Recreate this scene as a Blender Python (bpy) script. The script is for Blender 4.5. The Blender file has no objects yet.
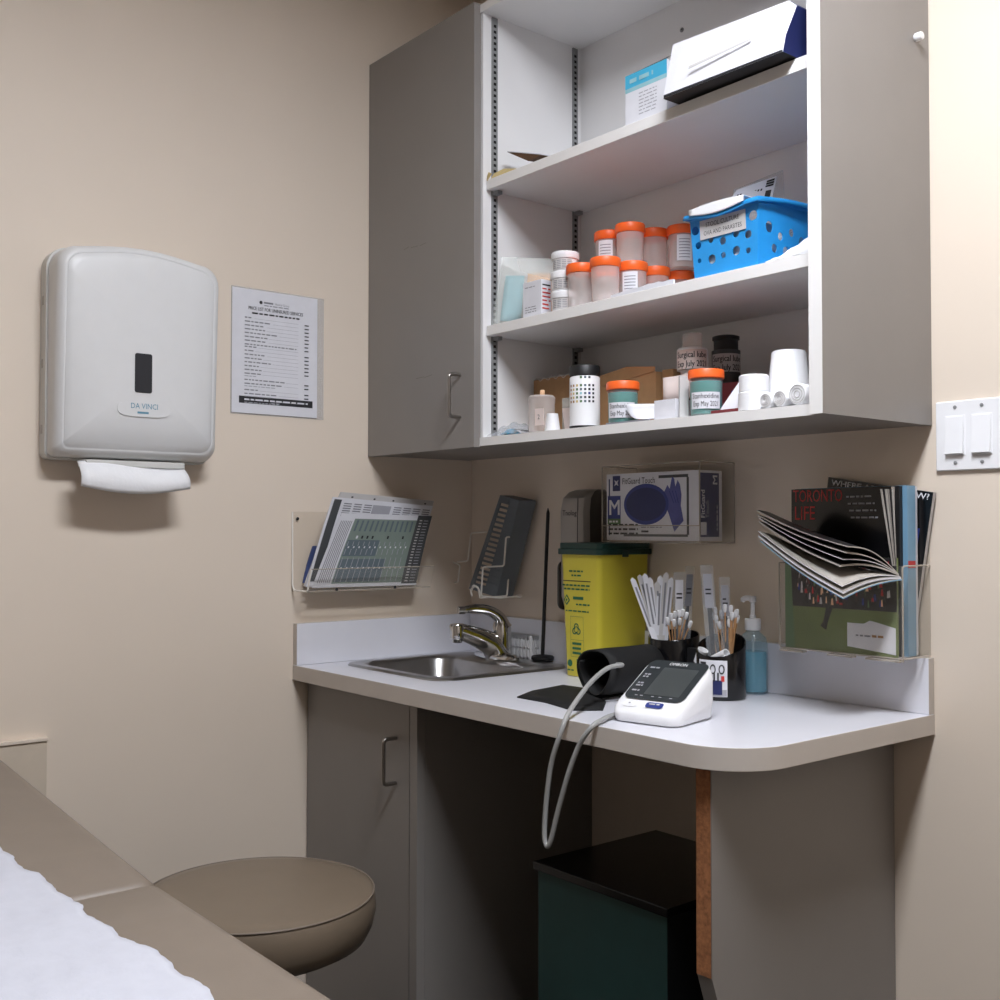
import bpy, bmesh, math, random
from mathutils import Vector, Matrix
random.seed(7)
PI = math.pi
V = Vector
scene = bpy.context.scene
COL = scene.collection

# ------------------------------------------------------------------ camera
CA, CB, CH, YAW, PIT, ROL, FOC = 2.2569, 1.7502, 1.2145, .6854, .0257, .0007, 1095.09
CAM = V((CA, -CB, CH))
FW = V((-math.cos(YAW)*math.cos(PIT), math.sin(YAW)*math.cos(PIT), math.sin(PIT)))
R0 = V((math.sin(YAW), math.cos(YAW), 0)); U0 = R0.cross(FW)
RR = R0*math.cos(ROL) + U0*math.sin(ROL); UU = -R0*math.sin(ROL) + U0*math.cos(ROL)
cd = bpy.data.cameras.new('camera'); cam = bpy.data.objects.new('camera', cd); COL.objects.link(cam)
m = Matrix((RR, UU, -FW)).transposed().to_4x4(); m.translation = CAM
cam.matrix_world = m
cd.sensor_width = 36; cd.sensor_height = 36; cd.lens = FOC*36/1000; cd.clip_start = .02
scene.camera = cam
# measured sight lines, used to read real positions off known planes (a wall, a shelf, the worktop)
def _on(ax, val, u, v):
    d = FW + RR*((u-500)/FOC) + UU*((500-v)/FOC)
    t = (val-CAM[ax])/d[ax]
    return CAM + d*t
def X(x, u, v): return _on(0, x, u, v)
def Y(y, u, v): return _on(1, y, u, v)
def Z(z, u, v): return _on(2, z, u, v)

# ------------------------------------------------------------------ materials
def lin(c):
    return tuple(((x/255)/12.92 if x/255 <= .04045 else ((x/255+.055)/1.055)**2.4) for x in c)
def mat(name, rgb, rough=.5, metal=0, var=.04, scale=30, bump=0, bscale=200, coat=0, spec=.5, emit=None, sub=0):
    mt = bpy.data.materials.new(name); mt.use_nodes = True
    nt = mt.node_tree; b = nt.nodes['Principled BSDF']
    c = lin(rgb)
    tc = nt.nodes.new('ShaderNodeTexCoord'); no = nt.nodes.new('ShaderNodeTexNoise')
    no.inputs['Scale'].default_value = scale; no.inputs['Detail'].default_value = 3
    nt.links.new(tc.outputs['Object'], no.inputs['Vector'])
    rp = nt.nodes.new('ShaderNodeValToRGB')
    rp.color_ramp.elements[0].position = .3; rp.color_ramp.elements[1].position = .7
    rp.color_ramp.elements[0].color = tuple(x*(1-var) for x in c)+(1,)
    rp.color_ramp.elements[1].color = tuple(min(1, x*(1+var)) for x in c)+(1,)
    nt.links.new(no.outputs['Fac'], rp.inputs['Fac']); nt.links.new(rp.outputs['Color'], b.inputs['Base Color'])
    b.inputs['Roughness'].default_value = rough; b.inputs['Metallic'].default_value = metal
    b.inputs['Specular IOR Level'].default_value = spec
    if coat: b.inputs['Coat Weight'].default_value = coat; b.inputs['Coat Roughness'].default_value = .1
    if bump:
        n2 = nt.nodes.new('ShaderNodeTexNoise'); n2.inputs['Scale'].default_value = bscale
        nt.links.new(tc.outputs['Object'], n2.inputs['Vector'])
        bp = nt.nodes.new('ShaderNodeBump'); bp.inputs['Strength'].default_value = bump; bp.inputs['Distance'].default_value = .001
        nt.links.new(n2.outputs['Fac'], bp.inputs['Height']); nt.links.new(bp.outputs['Normal'], b.inputs['Normal'])
    if emit:
        b.inputs['Emission Color'].default_value = lin(emit[0])+(1,); b.inputs['Emission Strength'].default_value = emit[1]
    return mt
def clear(name, rgb, op=.15, rough=.1, trl=0.):
    """thin see-through plastic: part transparent, part glossy and cloudy"""
    mt = bpy.data.materials.new(name); mt.use_nodes = True
    nt = mt.node_tree; b = nt.nodes['Principled BSDF']; out = nt.nodes['Material Output']
    b.inputs['Base Color'].default_value = lin(rgb)+(1,); b.inputs['Roughness'].default_value = rough
    tr = nt.nodes.new('ShaderNodeBsdfTransparent'); mx = nt.nodes.new('ShaderNodeMixShader')
    tr.inputs['Color'].default_value = tuple(.8+.2*x for x in lin(rgb))+(1,)
    lw = nt.nodes.new('ShaderNodeLayerWeight'); lw.inputs['Blend'].default_value = .25
    mr = nt.nodes.new('ShaderNodeMapRange'); mr.inputs['To Min'].default_value = op; mr.inputs['To Max'].default_value = min(1, op*1.6+.08)
    nt.links.new(lw.outputs['Facing'], mr.inputs['Value']); nt.links.new(mr.outputs['Result'], mx.inputs['Fac'])
    nt.links.new(tr.outputs[0], mx.inputs[1]); nt.links.new(b.outputs[0], mx.inputs[2])
    nt.links.new(mx.outputs[0], out.inputs['Surface'])
    return mt
M = {}
def mm(k, *a, **k2): M[k] = mat(k, *a, **k2)
mm('wall', (226, 212, 196), .55, var=.02, scale=3, bump=.12, bscale=60)
mm('wall_low_bounce', (158, 146, 133), .6, var=.02, scale=3, bump=.12, bscale=60)  # same paint as the walls, darkened on the unseen walls to cut bounced light
mm('ceil', (225, 220, 210), .8, var=.02, scale=5)
mm('wall_board', (208, 194, 176), .5, var=.02)
mm('floor', (38, 36, 35), .5, var=.08, scale=40)
mm('lam', (137, 132, 128), .42, var=.025, scale=8, bump=.06, bscale=300)
mm('lam_dark', (110, 104, 98), .42, var=.02, scale=8)
mm('mel', (236, 235, 235), .45, var=.012, scale=10)
mm('mel_edge', (234, 232, 230), .35, var=.01)
mm('top', (220, 220, 227), .28, var=.015, scale=12)
mm('edge', (196, 187, 178), .4, var=.02, scale=14)
mm('chip', (158, 104, 66), .8, var=.3, scale=160, bump=.5, bscale=300)
mm('steel', (176, 174, 172), .28, 1, var=.06, scale=30, bump=.05, bscale=400)
mm('chrome', (205, 205, 205), .08, 1, var=.02)
mm('nickel', (160, 155, 150), .28, 1, var=.03)
mm('zinc', (140, 141, 142), .4, .15, var=.1, scale=80)
mm('black', (20, 20, 22), .5, var=.1)
mm('black_gloss', (14, 14, 16), .18, var=.05)
mm('black_mat', (11, 11, 12), .75, var=.15, scale=80, bump=.3, bscale=500)
mm('hole', (12, 12, 13), .9)
mm('white', (236, 236, 238), .4, var=.01)
mm('white_gloss', (238, 238, 240), .2, var=.01)
mm('disp', (222, 222, 222), .38, var=.01)
mm('disp_side', (205, 204, 200), .4, var=.01)
mm('paper', (222, 222, 228), .8, var=.02, scale=40)
mm('paper2', (200, 197, 196), .8, var=.03)
mm('tissue', (238, 238, 240), .9, var=.02, bump=.4, bscale=150)
mm('table_paper', (196, 197, 206), .9, var=.02, scale=60, bump=.7, bscale=140)
mm('vinyl', (126, 114, 102), .42, var=.03, scale=20, bump=.08, bscale=500)
mm('vinyl2', (122, 108, 92), .38, var=.03, scale=20, bump=.08, bscale=500)
mm('ink', (34, 34, 38), .7)
mm('ink_grey', (132, 132, 138), .8)
mm('ink_lite', (168, 168, 175), .8)
mm('teal_ink', (92, 146, 168), .6)
mm('yellow', (204, 190, 60), .38, var=.02, scale=10)
mm('green_ink', (40, 104, 70), .6)
mm('dkgreen', (18, 52, 46), .4, var=.04)
mm('teal_box', (36, 68, 66), .5, var=.04)
mm('navy', (34, 42, 92), .5, var=.05)
mm('navy2', (46, 60, 130), .5, var=.06)
mm('glove', (84, 88, 150), .55, var=.08, scale=60)
mm('mgreen', (92, 122, 84), .6)
mm('soap', (168, 163, 158), .35, var=.02)
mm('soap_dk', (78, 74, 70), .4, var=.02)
mm('rack_grey', (108, 114, 120), .55, var=.04)
mm('orange', (247, 104, 38), .42, var=.03)
mm('blue', (40, 150, 222), .4, var=.03)
mm('kraft', (160, 122, 84), .8, var=.06, scale=60)
mm('kraft_dk', (92, 66, 44), .8, var=.08, scale=60)
mm('manila', (206, 184, 128), .8, var=.15, scale=50)
mm('teal_liq', (60, 150, 140), .3, var=.04)
mm('cyan', (70, 176, 214), .5)
mm('grey_tube', (158, 158, 156), .45, var=.02)
mm('wire', (236, 231, 223), .4, var=.02)
mm('swab_stick', (196, 150, 104), .7, var=.1, scale=90)
mm('bluemag', (118, 158, 186), .4, var=.05)
mm('red', (190, 46, 50), .5)
mm('redtxt', (196, 52, 48), .5)
mm('grass', (108, 122, 70), .45, var=.2, scale=18)
mm('crowd', (62, 52, 50), .5, var=.7, scale=60)
mm('magdark', (40, 38, 40), .35, var=.5, scale=26)
mm('pages', (176, 170, 162), .6, var=.1, scale=60)
mm('pages_grey', (140, 134, 128), .5, var=.12, scale=20)
mm('chart', (128, 142, 134), .6, var=.05)
mm('chart2', (98, 112, 120), .6, var=.05)
mm('dkgrey', (72, 74, 76), .6)
mm('bluebook', (70, 84, 130), .5)
mm('peach', (236, 190, 150), .6, var=.04)
mm('aqua', (150, 196, 206), .6, var=.06)
mm('skinbox', (222, 206, 200), .6)
mm('maroon', (110, 40, 44), .6)
mm('screen', (52, 56, 58), .25)
mm('lcd', (70, 74, 74), .3, var=.02)
mm('lamp', (255, 255, 255), .5, emit=((243, 247, 255), 50.0))
M['clear'] = clear('clear_acrylic', (235, 232, 226), .03, .12)
M['cleargrey'] = clear('clear_acrylic_edge', (215, 205, 190), .4, .15)
M['frost'] = clear('frosted_plastic', (248, 240, 236), .30, .3)
M['frost2'] = clear('cloudy_plastic_film', (238, 242, 238), .26, .25)
M['film'] = clear('clear_film', (225, 228, 232), .16, .12)
M['gel'] = clear('blue_gel', (96, 186, 214), .45, .1)
M['bottle'] = clear('clear_bottle', (190, 220, 232), .2, .08)

# ------------------------------------------------------------------ mesh builder
_tc = {}
def text_mesh(s, bold=False):
    k = (s, bold)
    if k in _tc: return _tc[k]
    cu = bpy.data.curves.new('t', 'FONT'); cu.body = s; cu.size = 1; cu.resolution_u = 2
    ob = bpy.data.objects.new('t', cu); COL.objects.link(ob)
    dg = bpy.context.evaluated_depsgraph_get(); me = bpy.data.meshes.new_from_object(ob.evaluated_get(dg))
    vs = [tuple(v.co) for v in me.vertices]; fs = [tuple(p.vertices) for p in me.polygons]
    bpy.data.objects.remove(ob); bpy.data.curves.remove(cu); bpy.data.meshes.remove(me)
    _tc[k] = (vs, fs); return _tc[k]

class MB:
    def __init__(s): s.v = []; s.f = []; s.m = []; s.mats = []; s.T = Matrix.Identity(4)
    def mi(s, k):
        if k not in s.mats: s.mats.append(k)
        return s.mats.index(k)
    def add(s, vs, fs, k):
        n = len(s.v); s.v += [s.T @ V(p) for p in vs]
        ks = k if isinstance(k, list) else [k]*len(fs)
        for f, kk in zip(fs, ks): s.f.append(tuple(n+i for i in f)); s.m.append(s.mi(kk))
        return s
    def box(s, lo, hi, k, **kw):          # kw: xm xp ym yp zm zp = material of one face
        x0, y0, z0 = lo; x1, y1, z1 = hi
        vs = [(x0,y0,z0),(x1,y0,z0),(x1,y1,z0),(x0,y1,z0),(x0,y0,z1),(x1,y0,z1),(x1,y1,z1),(x0,y1,z1)]
        fs = [(3,2,1,0),(4,5,6,7),(0,1,5,4),(1,2,6,5),(2,3,7,6),(3,0,4,7)]
        ks = [kw.get(n, k) for n in ('zm','zp','ym','xp','yp','xm')]
        return s.add(vs, fs, ks)
    def prism(s, pts, vec, k, side=None, end=None):
        n = len(pts); vec = V(vec); vs = [V(p) for p in pts]+[V(p)+vec for p in pts]
        fs = [tuple(range(n))[::-1], tuple(range(n, 2*n))]+[(i, (i+1)%n, n+(i+1)%n, n+i) for i in range(n)]
        return s.add(vs, fs, [k, end or k]+[side or k]*n)
    def quad(s, a, b, c, d, k): return s.add([a, b, c, d], [(0,1,2,3)], k)
    def poly(s, pts, k): return s.add(pts, [tuple(range(len(pts)))], k)
    def grid(s, fn, nu, nv, k):
        vs = [fn(i/nu, j/nv) for j in range(nv+1) for i in range(nu+1)]
        fs = [(j*(nu+1)+i, j*(nu+1)+i+1, (j+1)*(nu+1)+i+1, (j+1)*(nu+1)+i) for j in range(nv) for i in range(nu)]
        return s.add(vs, fs, k)
    def lathe(s, prof, c, k, seg=28, cap=True, sx=1, sy=1, ks=None):
        c = V(c); vs = []; fs = []; kk = []
        for r, z in prof:
            for i in range(seg):
                a = 2*PI*i/seg; vs.append((c.x+r*sx*math.cos(a), c.y+r*sy*math.sin(a), c.z+z))
        for j in range(len(prof)-1):
            for i in range(seg):
                fs.append((j*seg+i, j*seg+(i+1)%seg, (j+1)*seg+(i+1)%seg, (j+1)*seg+i)); kk.append(ks[j] if ks else k)
        if cap:
            fs.append(tuple(range(seg))[::-1]); kk.append(ks[0] if ks else k)
            fs.append(tuple(range((len(prof)-1)*seg, len(prof)*seg))); kk.append(ks[-1] if ks else k)
        return s.add(vs, fs, kk)
    def tube(s, path, r, k, seg=10):
        P = [V(p) for p in path]; n = len(P); vs = []; fs = []
        rs = r if isinstance(r, (list, tuple)) else [r]*n
        t0 = (P[1]-P[0]).normalized(); up = V((0,0,1)) if abs(t0.z) < .9 else V((1,0,0)); nx = t0.cross(up).normalized()
        for i in range(n):
            t = (P[min(i+1, n-1)]-P[max(i-1, 0)]).normalized()
            nx = (nx - t*nx.dot(t)).normalized(); ny = t.cross(nx)
            for j in range(seg):
                a = 2*PI*j/seg; vs.append(P[i]+(nx*math.cos(a)+ny*math.sin(a))*rs[i])
        for i in range(n-1):
            for j in range(seg): fs.append((i*seg+j, i*seg+(j+1)%seg, (i+1)*seg+(j+1)%seg, (i+1)*seg+j))
        fs.append(tuple(range(seg))[::-1]); fs.append(tuple(range((n-1)*seg, n*seg)))
        return s.add(vs, fs, k)
    def text(s, t, o, xd, yd, size, k, bold=False, width=None, align='l', lift=0.0004, fn=None):
        if bold:
            for q in (-.014, .014, .0): s.text(t, (V(o)+V(xd)*q*size), xd, yd, size, k, False, width, align, lift+.00003*(q > 0)-.00003*(q < 0), (lambda a, b_, g=fn, q=q: g(a+q*size, b_)) if fn else None)
            return s
        vs, fs = text_mesh(t, bold)
        if not vs: return s
        o = V(o); xd = V(xd); yd = V(yd); n = xd.cross(yd).normalized()
        w = max(p[0] for p in vs); sx = width/w if width else size
        off = {'l': 0, 'c': -.5*w*sx, 'r': -w*sx}[align]
        if fn: return s.add([fn(p[0]*sx+off, p[1]*size) for p in vs], fs, k)
        return s.add([o+xd*(p[0]*sx+off)+yd*(p[1]*size)+n*lift for p in vs], fs, k)
    def bars(s, o, xd, yd, w, h, k, lift=.0004, word=.012):
        """a line of print too small to read: a row of word-length dashes"""
        o = V(o); xd = V(xd); yd = V(yd); n = xd.cross(yd).normalized()*lift; x = 0
        while x < w-.002:
            l = min(word*random.uniform(.4, 1.2), w-x)
            s.quad(o+xd*x+n, o+xd*(x+l)+n, o+xd*(x+l)+yd*h+n, o+xd*x+yd*h+n, k); x += l+word*.22
        return s
    def build(s, name, parent=None, bev=0, seg=2, ang=40, solid=0, sub=0, flat=False):
        off = V((0,0,0)); p = parent
        while p is not None: off += p.location; p = p.parent
        me = bpy.data.meshes.new(name); me.from_pydata([tuple(v-off) for v in s.v], [], s.f)
        for k in s.mats: me.materials.append(M[k])
        for p_, i in zip(me.polygons, s.m): p_.material_index = i
        me.polygons.foreach_set('use_smooth', [not flat]*len(me.polygons))
        me.update()
        if not flat: me.set_sharp_from_angle(angle=math.radians(ang))
        o = bpy.data.objects.new(name, me); COL.objects.link(o)
        if parent: o.parent = parent
        if solid:
            md = o.modifiers.new('s', 'SOLIDIFY'); md.thickness = solid; md.offset = 0
        if bev:
            md = o.modifiers.new('b', 'BEVEL'); md.width = bev; md.segments = seg; md.limit_method = 'ANGLE'; md.angle_limit = math.radians(35); md.harden_normals = True
        if sub:
            md = o.modifiers.new('u', 'SUBSURF'); md.levels = sub; md.render_levels = sub
        return o
def thing(name, label, cat, loc=(0,0,0), group=None):
    o = bpy.data.objects.new(name, None); COL.objects.link(o); o.location = loc; o.empty_display_size = .03
    return tag(o, label, cat, group)
def tag(o, label, cat, group=None, kind=None):
    o['label'] = label; o['category'] = cat
    if group: o['group'] = group
    if kind: o['kind'] = kind
    return o
def solo(mb, name, label, cat, loc, group=None, **kw):
    """a thing that is one mesh: its origin is set at loc"""
    o = mb.build(name, None, **kw); l = V(loc)
    for v in o.data.vertices: v.co -= l
    o.location = l
    return tag(o, label, cat, group)
def struct(mb, name, label=None, **kw):
    o = mb.build(name, None, **kw); o['kind'] = 'structure'
    return o
def dup(root, loc, rz=0, label=None, group=None):
    r = root.copy(); COL.objects.link(r); r.location = loc; r.rotation_euler = (0, 0, rz)
    if label: r['label'] = label
    if group: r['group'] = group
    for ch in list(root.children):
        c = ch.copy(); COL.objects.link(c); c.parent = r
        for g in list(ch.children):
            d = g.copy(); COL.objects.link(d); d.parent = c
    return r
def cr(pts, n=6):
    P = [V(p) for p in pts]; P = [P[0]*2-P[1]]+P+[P[-1]*2-P[-2]]; out = []
    for i in range(1, len(P)-2):
        for j in range(n):
            t = j/n; a, b, c, d = P[i-1], P[i], P[i+1], P[i+2]
            out.append(.5*((2*b)+(c-a)*t+(2*a-5*b+4*c-d)*t*t+(3*b-a-3*c+d)*t**3))
    out.append(P[-2]); return out
def fillet(pts, r, n=5):
    """polyline in space with rounded bends"""
    P = [V(p) for p in pts]; out = [P[0]]
    for i in range(1, len(P)-1):
        a, b, c = P[i-1], P[i], P[i+1]
        d1 = (a-b); d2 = (c-b); rr = min(r, d1.length*.45, d2.length*.45); d1.normalize(); d2.normalize()
        p, q = b+d1*rr, b+d2*rr
        for j in range(n+1):
            t = j/n; out.append(p*(1-t)**2+b*2*t*(1-t)+q*t*t)
    out.append(P[-1]); return out
def rrect(x0, y0, x1, y1, r, n=5):
    out = []
    for cx, cy, a0 in ((x1-r, y1-r, 0), (x0+r, y1-r, 90), (x0+r, y0+r, 180), (x1-r, y0+r, 270)):
        for j in range(n+1):
            a = math.radians(a0+90*j/n); out.append((cx+r*math.cos(a), cy+r*math.sin(a)))
    return out
EX, EY, EZ = V((1,0,0)), V((0,1,0)), V((0,0,1))

# ------------------------------------------------------------------ room
RX, RY, RZ = 2.72, -2.90, 2.62
struct(MB().box((-.1, RY, 0), (0, .1, RZ), 'wall'), 'wall_left')
struct(MB().box((0, 0, 0), (RX+.1, .1, RZ), 'wall'), 'wall_back')
struct(MB().box((RX, RY-.1, 0), (RX+.1, 0, RZ), 'wall_low_bounce'), 'wall_right')
struct(MB().box((-.1, RY-.1, 0), (RX, RY, RZ), 'wall_low_bounce'), 'wall_front')
struct(MB().box((-.1, RY-.1, -.1), (RX+.1, .1, 0), 'floor'), 'floor')
struct(MB().box((-.1, RY-.1, RZ), (RX+.1, .1, RZ+.1), 'ceil'), 'ceiling')
LX, LY = 1.70, -1.00
cl = thing('ceiling_light', 'white framed rectangular light panel set in the ceiling', 'ceiling light', (LX, LY, RZ))
fr = MB()
hw, hl = .16, .38
for a in ((-hw, -hl, -hw+.02, hl), (hw-.02, -hl, hw, hl), (-hw+.02, -hl, hw-.02, -hl+.02), (-hw+.02, hl-.02, hw-.02, hl)):
    fr.box((LX+a[0], LY+a[1], RZ-.012), (LX+a[2], LY+a[3], RZ-.0005), 'white')
fr.build('frame', cl)
MB().box((LX-hw+.02, LY-hl+.02, RZ-.008), (LX+hw-.02, LY+hl-.02, RZ-.001), 'lamp').build('diffuser', cl)

# ------------------------------------------------------------------ upper cabinet
ZU, ZT = 1.390, 2.345
uc = thing('wall_cabinet', 'grey laminate wall cabinet with closed left door and open white shelves', 'cabinet', (.64, -.15, ZU))
c = MB()
c.box((.002, -.30, ZU), (.020, -.012, ZT), 'lam')
c.box((.402, -.30, ZU+.018), (.425, -.012, ZT-.018), 'mel', xm='mel')
c.box((.020, -.30, ZU), (.402, -.012, ZU+.018), 'mel', zm='lam', ym='lam')
c.box((.402, -.304, ZU), (1.257, -.012, ZU+.018), 'mel', zm='lam', ym='mel_edge')
c.box((.020, -.304, ZT-.018), (1.257, -.012, ZT), 'mel', zp='lam', ym='mel_edge')
c.build('carcass', uc)
MB().box((.002, -.0119, ZU+.002), (1.257, -.001, ZT-.002), 'mel').build('back_panel', uc)
p = MB().box((1.257, -.3184, ZU), (1.281, -.001, ZT), 'lam', xm='mel', ym='mel_edge')
sp = p.build('side_panel', uc)
# white knob plug on the side panel
b0 = X(1.281, 915, 38)
kn = MB(); kn.T = Matrix.Translation(b0) @ Matrix.Rotation(PI/2, 4, 'Y')
kn.lathe([(.0055, 0), (.0072, .002), (.0072, .011), (.0062, .0135), (.002, .014)], (0, 0, 0), 'white', 20)
kn.build('plug', sp)
for zb, nm in ((1.942, 's'), (1.6265, 't')):
    s_ = MB().box((.4275, -.292, zb), (1.2545, -.014, zb+.0215), 'mel', ym='mel_edge')
    s_.build('shelf', uc, bev=.001)
# shelf standards
def standard(x, y, sgn):
    b = MB(); b.box((x, y-.0075, ZU+.022), (x+sgn*.0035, y+.0075, ZT-.022), 'zinc')
    z = ZU+.035
    while z < ZT-.04:
        b.box((x+sgn*.0034, y-.0038, z), (x+sgn*.0039, y+.0030, z+.006), 'hole'); z += .0127
    return b.build('shelf_standard', uc)
for y in (-.270, -.031): standard(.4252, y, 1); standard(1.2568, y, -1)
def clip(x, y, z, sgn):
    MB().box((x, y-.006, z-.009), (x+sgn*.018, y+.006, z-.0005), 'zinc').build('shelf_clip', uc, bev=.001)
for zb in (1.942, 1.6265):
    for y in (-.270, -.031): clip(.4292, y, zb, 1); clip(1.2528, y, zb, -1)
# screws in the back panel
for u, v in ((682, 30), (683, 230)):
    q = Y(-.0119, u, v); sc = MB(); sc.T = Matrix.Translation(q) @ Matrix.Rotation(PI/2, 4, 'X')
    sc.lathe([(.005, 0), (.005, .0012), (.003, .0022)], (0, 0, 0), 'zinc', 16); sc.box((-.0025, -.0006, .0022), (.0025, .0006, .0026), 'hole'); sc.build('screw', uc)
def pull(base_x, y, z0, z1, parent, out=.03):
    P = fillet([(base_x, y, z1), (base_x, y-out, z1), (base_x, y-out, z0), (base_x, y, z0)], .009, 6)
    MB().tube(P, .0042, 'nickel', 12).build('handle', parent)
d = MB().box((.0015, -.320, ZU-.003), (.4195, -.3015, ZT+.002), 'lam')
door = d.build('door', uc, bev=.0008)
# scuffs on the door
for (u0, v0, u1, v1) in ((416, 379, 424, 377), (424, 378, 432, 375), (404, 250, 409, 247), (411, 248, 418, 246), (420, 246, 426, 243)):
    a = Y(-.3203, u0, v0); b_ = Y(-.3203, u1, v1); MB().quad(a, b_, b_+EZ*.0012, a+EZ*.0012, 'lam_dark').build('scuff_mark', door)
h1 = Y(-.3203, 460, 375); h0 = Y(-.3203, 460, 417)
pull(h1.x, -.3203, h0.z, h1.z, door)

# ------------------------------------------------------------------ base cabinet, support panel
ZC = .90; TH = .0344
bc = thing('base_cabinet', 'grey laminate base cabinet under the sink with one pull-handle door', 'cabinet', (.22, -.25, 0))
b = MB()
b.box((.001, -.462, .1), (.019, -.002, ZC-TH-.001), 'lam')
b.box((.4245, -.466, .1), (.4495, -.002, ZC-TH-.001), 'lam', ym='lam')
b.box((.4245, -.41, .0), (.4495, -.002, .1), 'lam'); b.box((.001, -.41, 0), (.019, -.002, .1), 'lam')
b.box((.019, -.462, .1), (.4245, -.002, .118), 'lam'); b.box((.019, -.018, .118), (.4245, -.002, ZC-TH-.2), 'lam')
b.box((.019, -.412, 0), (.4245, -.396, .0995), 'lam_dark')
b.build('carcass', bc)
db = MB().box((.006, -.484, .105), (.4190, -.4635, ZC-TH-.004), 'lam').build('door', bc, bev=.0008)
q1 = Y(-.484, 396, 738); q0 = Y(-.484, 396, 783)
pull(q1.x, -.4845, q0.z, q1.z, db)
MB().box((.4205, -.482, .1), (.4245, -.4665, ZC-TH-.002), 'lam_dark').box((.4245, -.486, .1), (.4495, -.4665, ZC-TH-.002), 'lam').build('edge_strip', bc)
sup = thing('support_panel', 'grey laminate panel with bare chipboard front edge holding up right end of worktop', 'panel', (1.2, -.25, 0))
FY = -.490
pp = [(FY, .558), (FY, ZC-TH-.001), (-.002, ZC-TH-.001), (-.002, 0), (FY+.07, 0), (FY+.07, .1), (FY+.02, .50)]
b = MB(); b.prism([(1.176, y, z) for y, z in pp], (.0285, 0, 0), 'lam'); b.build('board', sup)
e = MB(); e.box((1.1762, FY-.0012, .558), (1.2030, FY-.0002, ZC-TH-.002), 'chip'); e.build('chipboard_edge', sup)['label'] = 'bare brown chipboard edge'

# ------------------------------------------------------------------ worktop with sink cut-out
W, D = 1.281, .5207
wt = thing('worktop', 'white laminate worktop with beige edge, rounded right corner and raised backsplash', 'worktop', (.64, -.26, ZC-TH))
SX0, SX1, SY0, SY1 = .075, .415, -.405, -.14      # basin opening
def corner_poly():
    r = .105; P = [(.0, -D)]
    for j in range(11):
        a = -PI/2+PI/2*j/10; P.append((W-r+r*math.cos(a), -D+r+r*math.sin(a)))
    P.append((W, 0)); P.append((0, 0)); return P
me_b = MB(); op = [(max(x, .0008), min(y, -.0008)) for x, y in corner_poly()]; hp = rrect(SX0, SY0, SX1, SY1, .05)
bm = bmesh.new()
def loop(pts, z):
    vs = [bm.verts.new((x, y, z)) for x, y in pts]; es = [bm.edges.new((vs[i], vs[(i+1)%len(vs)])) for i in range(len(vs))]; return vs, es
rings = {}
for z in (ZC, ZC-TH):
    o_, eo = loop(op, z); h_, eh = loop(hp, z); rings[z] = (o_, h_)
    bmesh.ops.triangle_fill(bm, use_beauty=True, edges=eo+eh)
for k in (0, 1):
    a, b_ = rings[ZC][k], rings[ZC-TH][k]
    for i in range(len(a)): bm.faces.new((a[i], a[(i+1)%len(a)], b_[(i+1)%len(a)], b_[i]))
bmesh.ops.recalc_face_normals(bm, faces=bm.faces)
bm.verts.index_update(); me_b.add([v.co.copy() for v in bm.verts], [tuple(v.index for v in f.verts) for f in bm.faces],
    ['top' if abs(f.normal.z) > .5 and f.calc_center_median().z > ZC-.01 else 'edge' for f in bm.faces]); bm.free()
me_b.build('slab', wt, bev=.0012)
BS = .0955; bt = .0185
b = MB().box((.001, -bt, ZC+.0003), (W-.0005, -.001, ZC+BS), 'top', xp='edge', zp='edge'); b.build('backsplash', wt, bev=.001)
b = MB().box((.001, -D+.001, ZC+.0003), (bt, -bt-.0003, ZC+BS), 'top', ym='edge', zp='edge'); b.build('backsplash', wt, bev=.001)

# ------------------------------------------------------------------ sink
sk = thing('sink', 'small stainless steel drop-in sink with a rounded basin', 'sink', (.245, -.24, ZC-.13))
b = MB()
OX0, OX1, OY0, OY1 = .060, .448, -.432, -.052
def ring(x0, y0, x1, y1, r, z): return [V((x, y, z)) for x, y in rrect(x0, y0, x1, y1, r, 6)]
rs = [ring(OX0, OY0, OX1, OY1, .05, ZC+.0006), ring(OX0+.003, OY0+.003, OX1-.003, OY1-.003, .048, ZC+.005),
      ring(OX0+.012, OY0+.012, OX1-.012, OY1-.012, .04, ZC+.0045), ring(SX0+.004, SY0+.004, SX1-.004, SY1-.004, .05, ZC+.0035),
      ring(SX0+.01, SY0+.01, SX1-.01, SY1-.01, .048, ZC-.004), ring(SX0+.022, SY0+.022, SX1-.022, SY1-.022, .045, ZC-.11),
      ring(SX0+.045, SY0+.045, SX1-.045, SY1-.045, .035, ZC-.128), ring(.22, -.295, .27, -.245, .024, ZC-.132)]
vs = [p for r_ in rs for p in r_]; n = len(rs[0]); fs = []
for j in range(len(rs)-1):
    for i in range(n): fs.append((j*n+i, j*n+(i+1)%n, (j+1)*n+(i+1)%n, (j+1)*n+i))
fs.append(tuple(range((len(rs)-1)*n, len(rs)*n))); b.add(vs, fs, 'steel'); b.build('basin', sk, ang=60)
MB().lathe([(.024, 0), (.026, .0015), (.02, .002), (.018, .0005)], (.245, -.27, ZC-.1315), 'chrome', 24).build('drain', sk)

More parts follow.
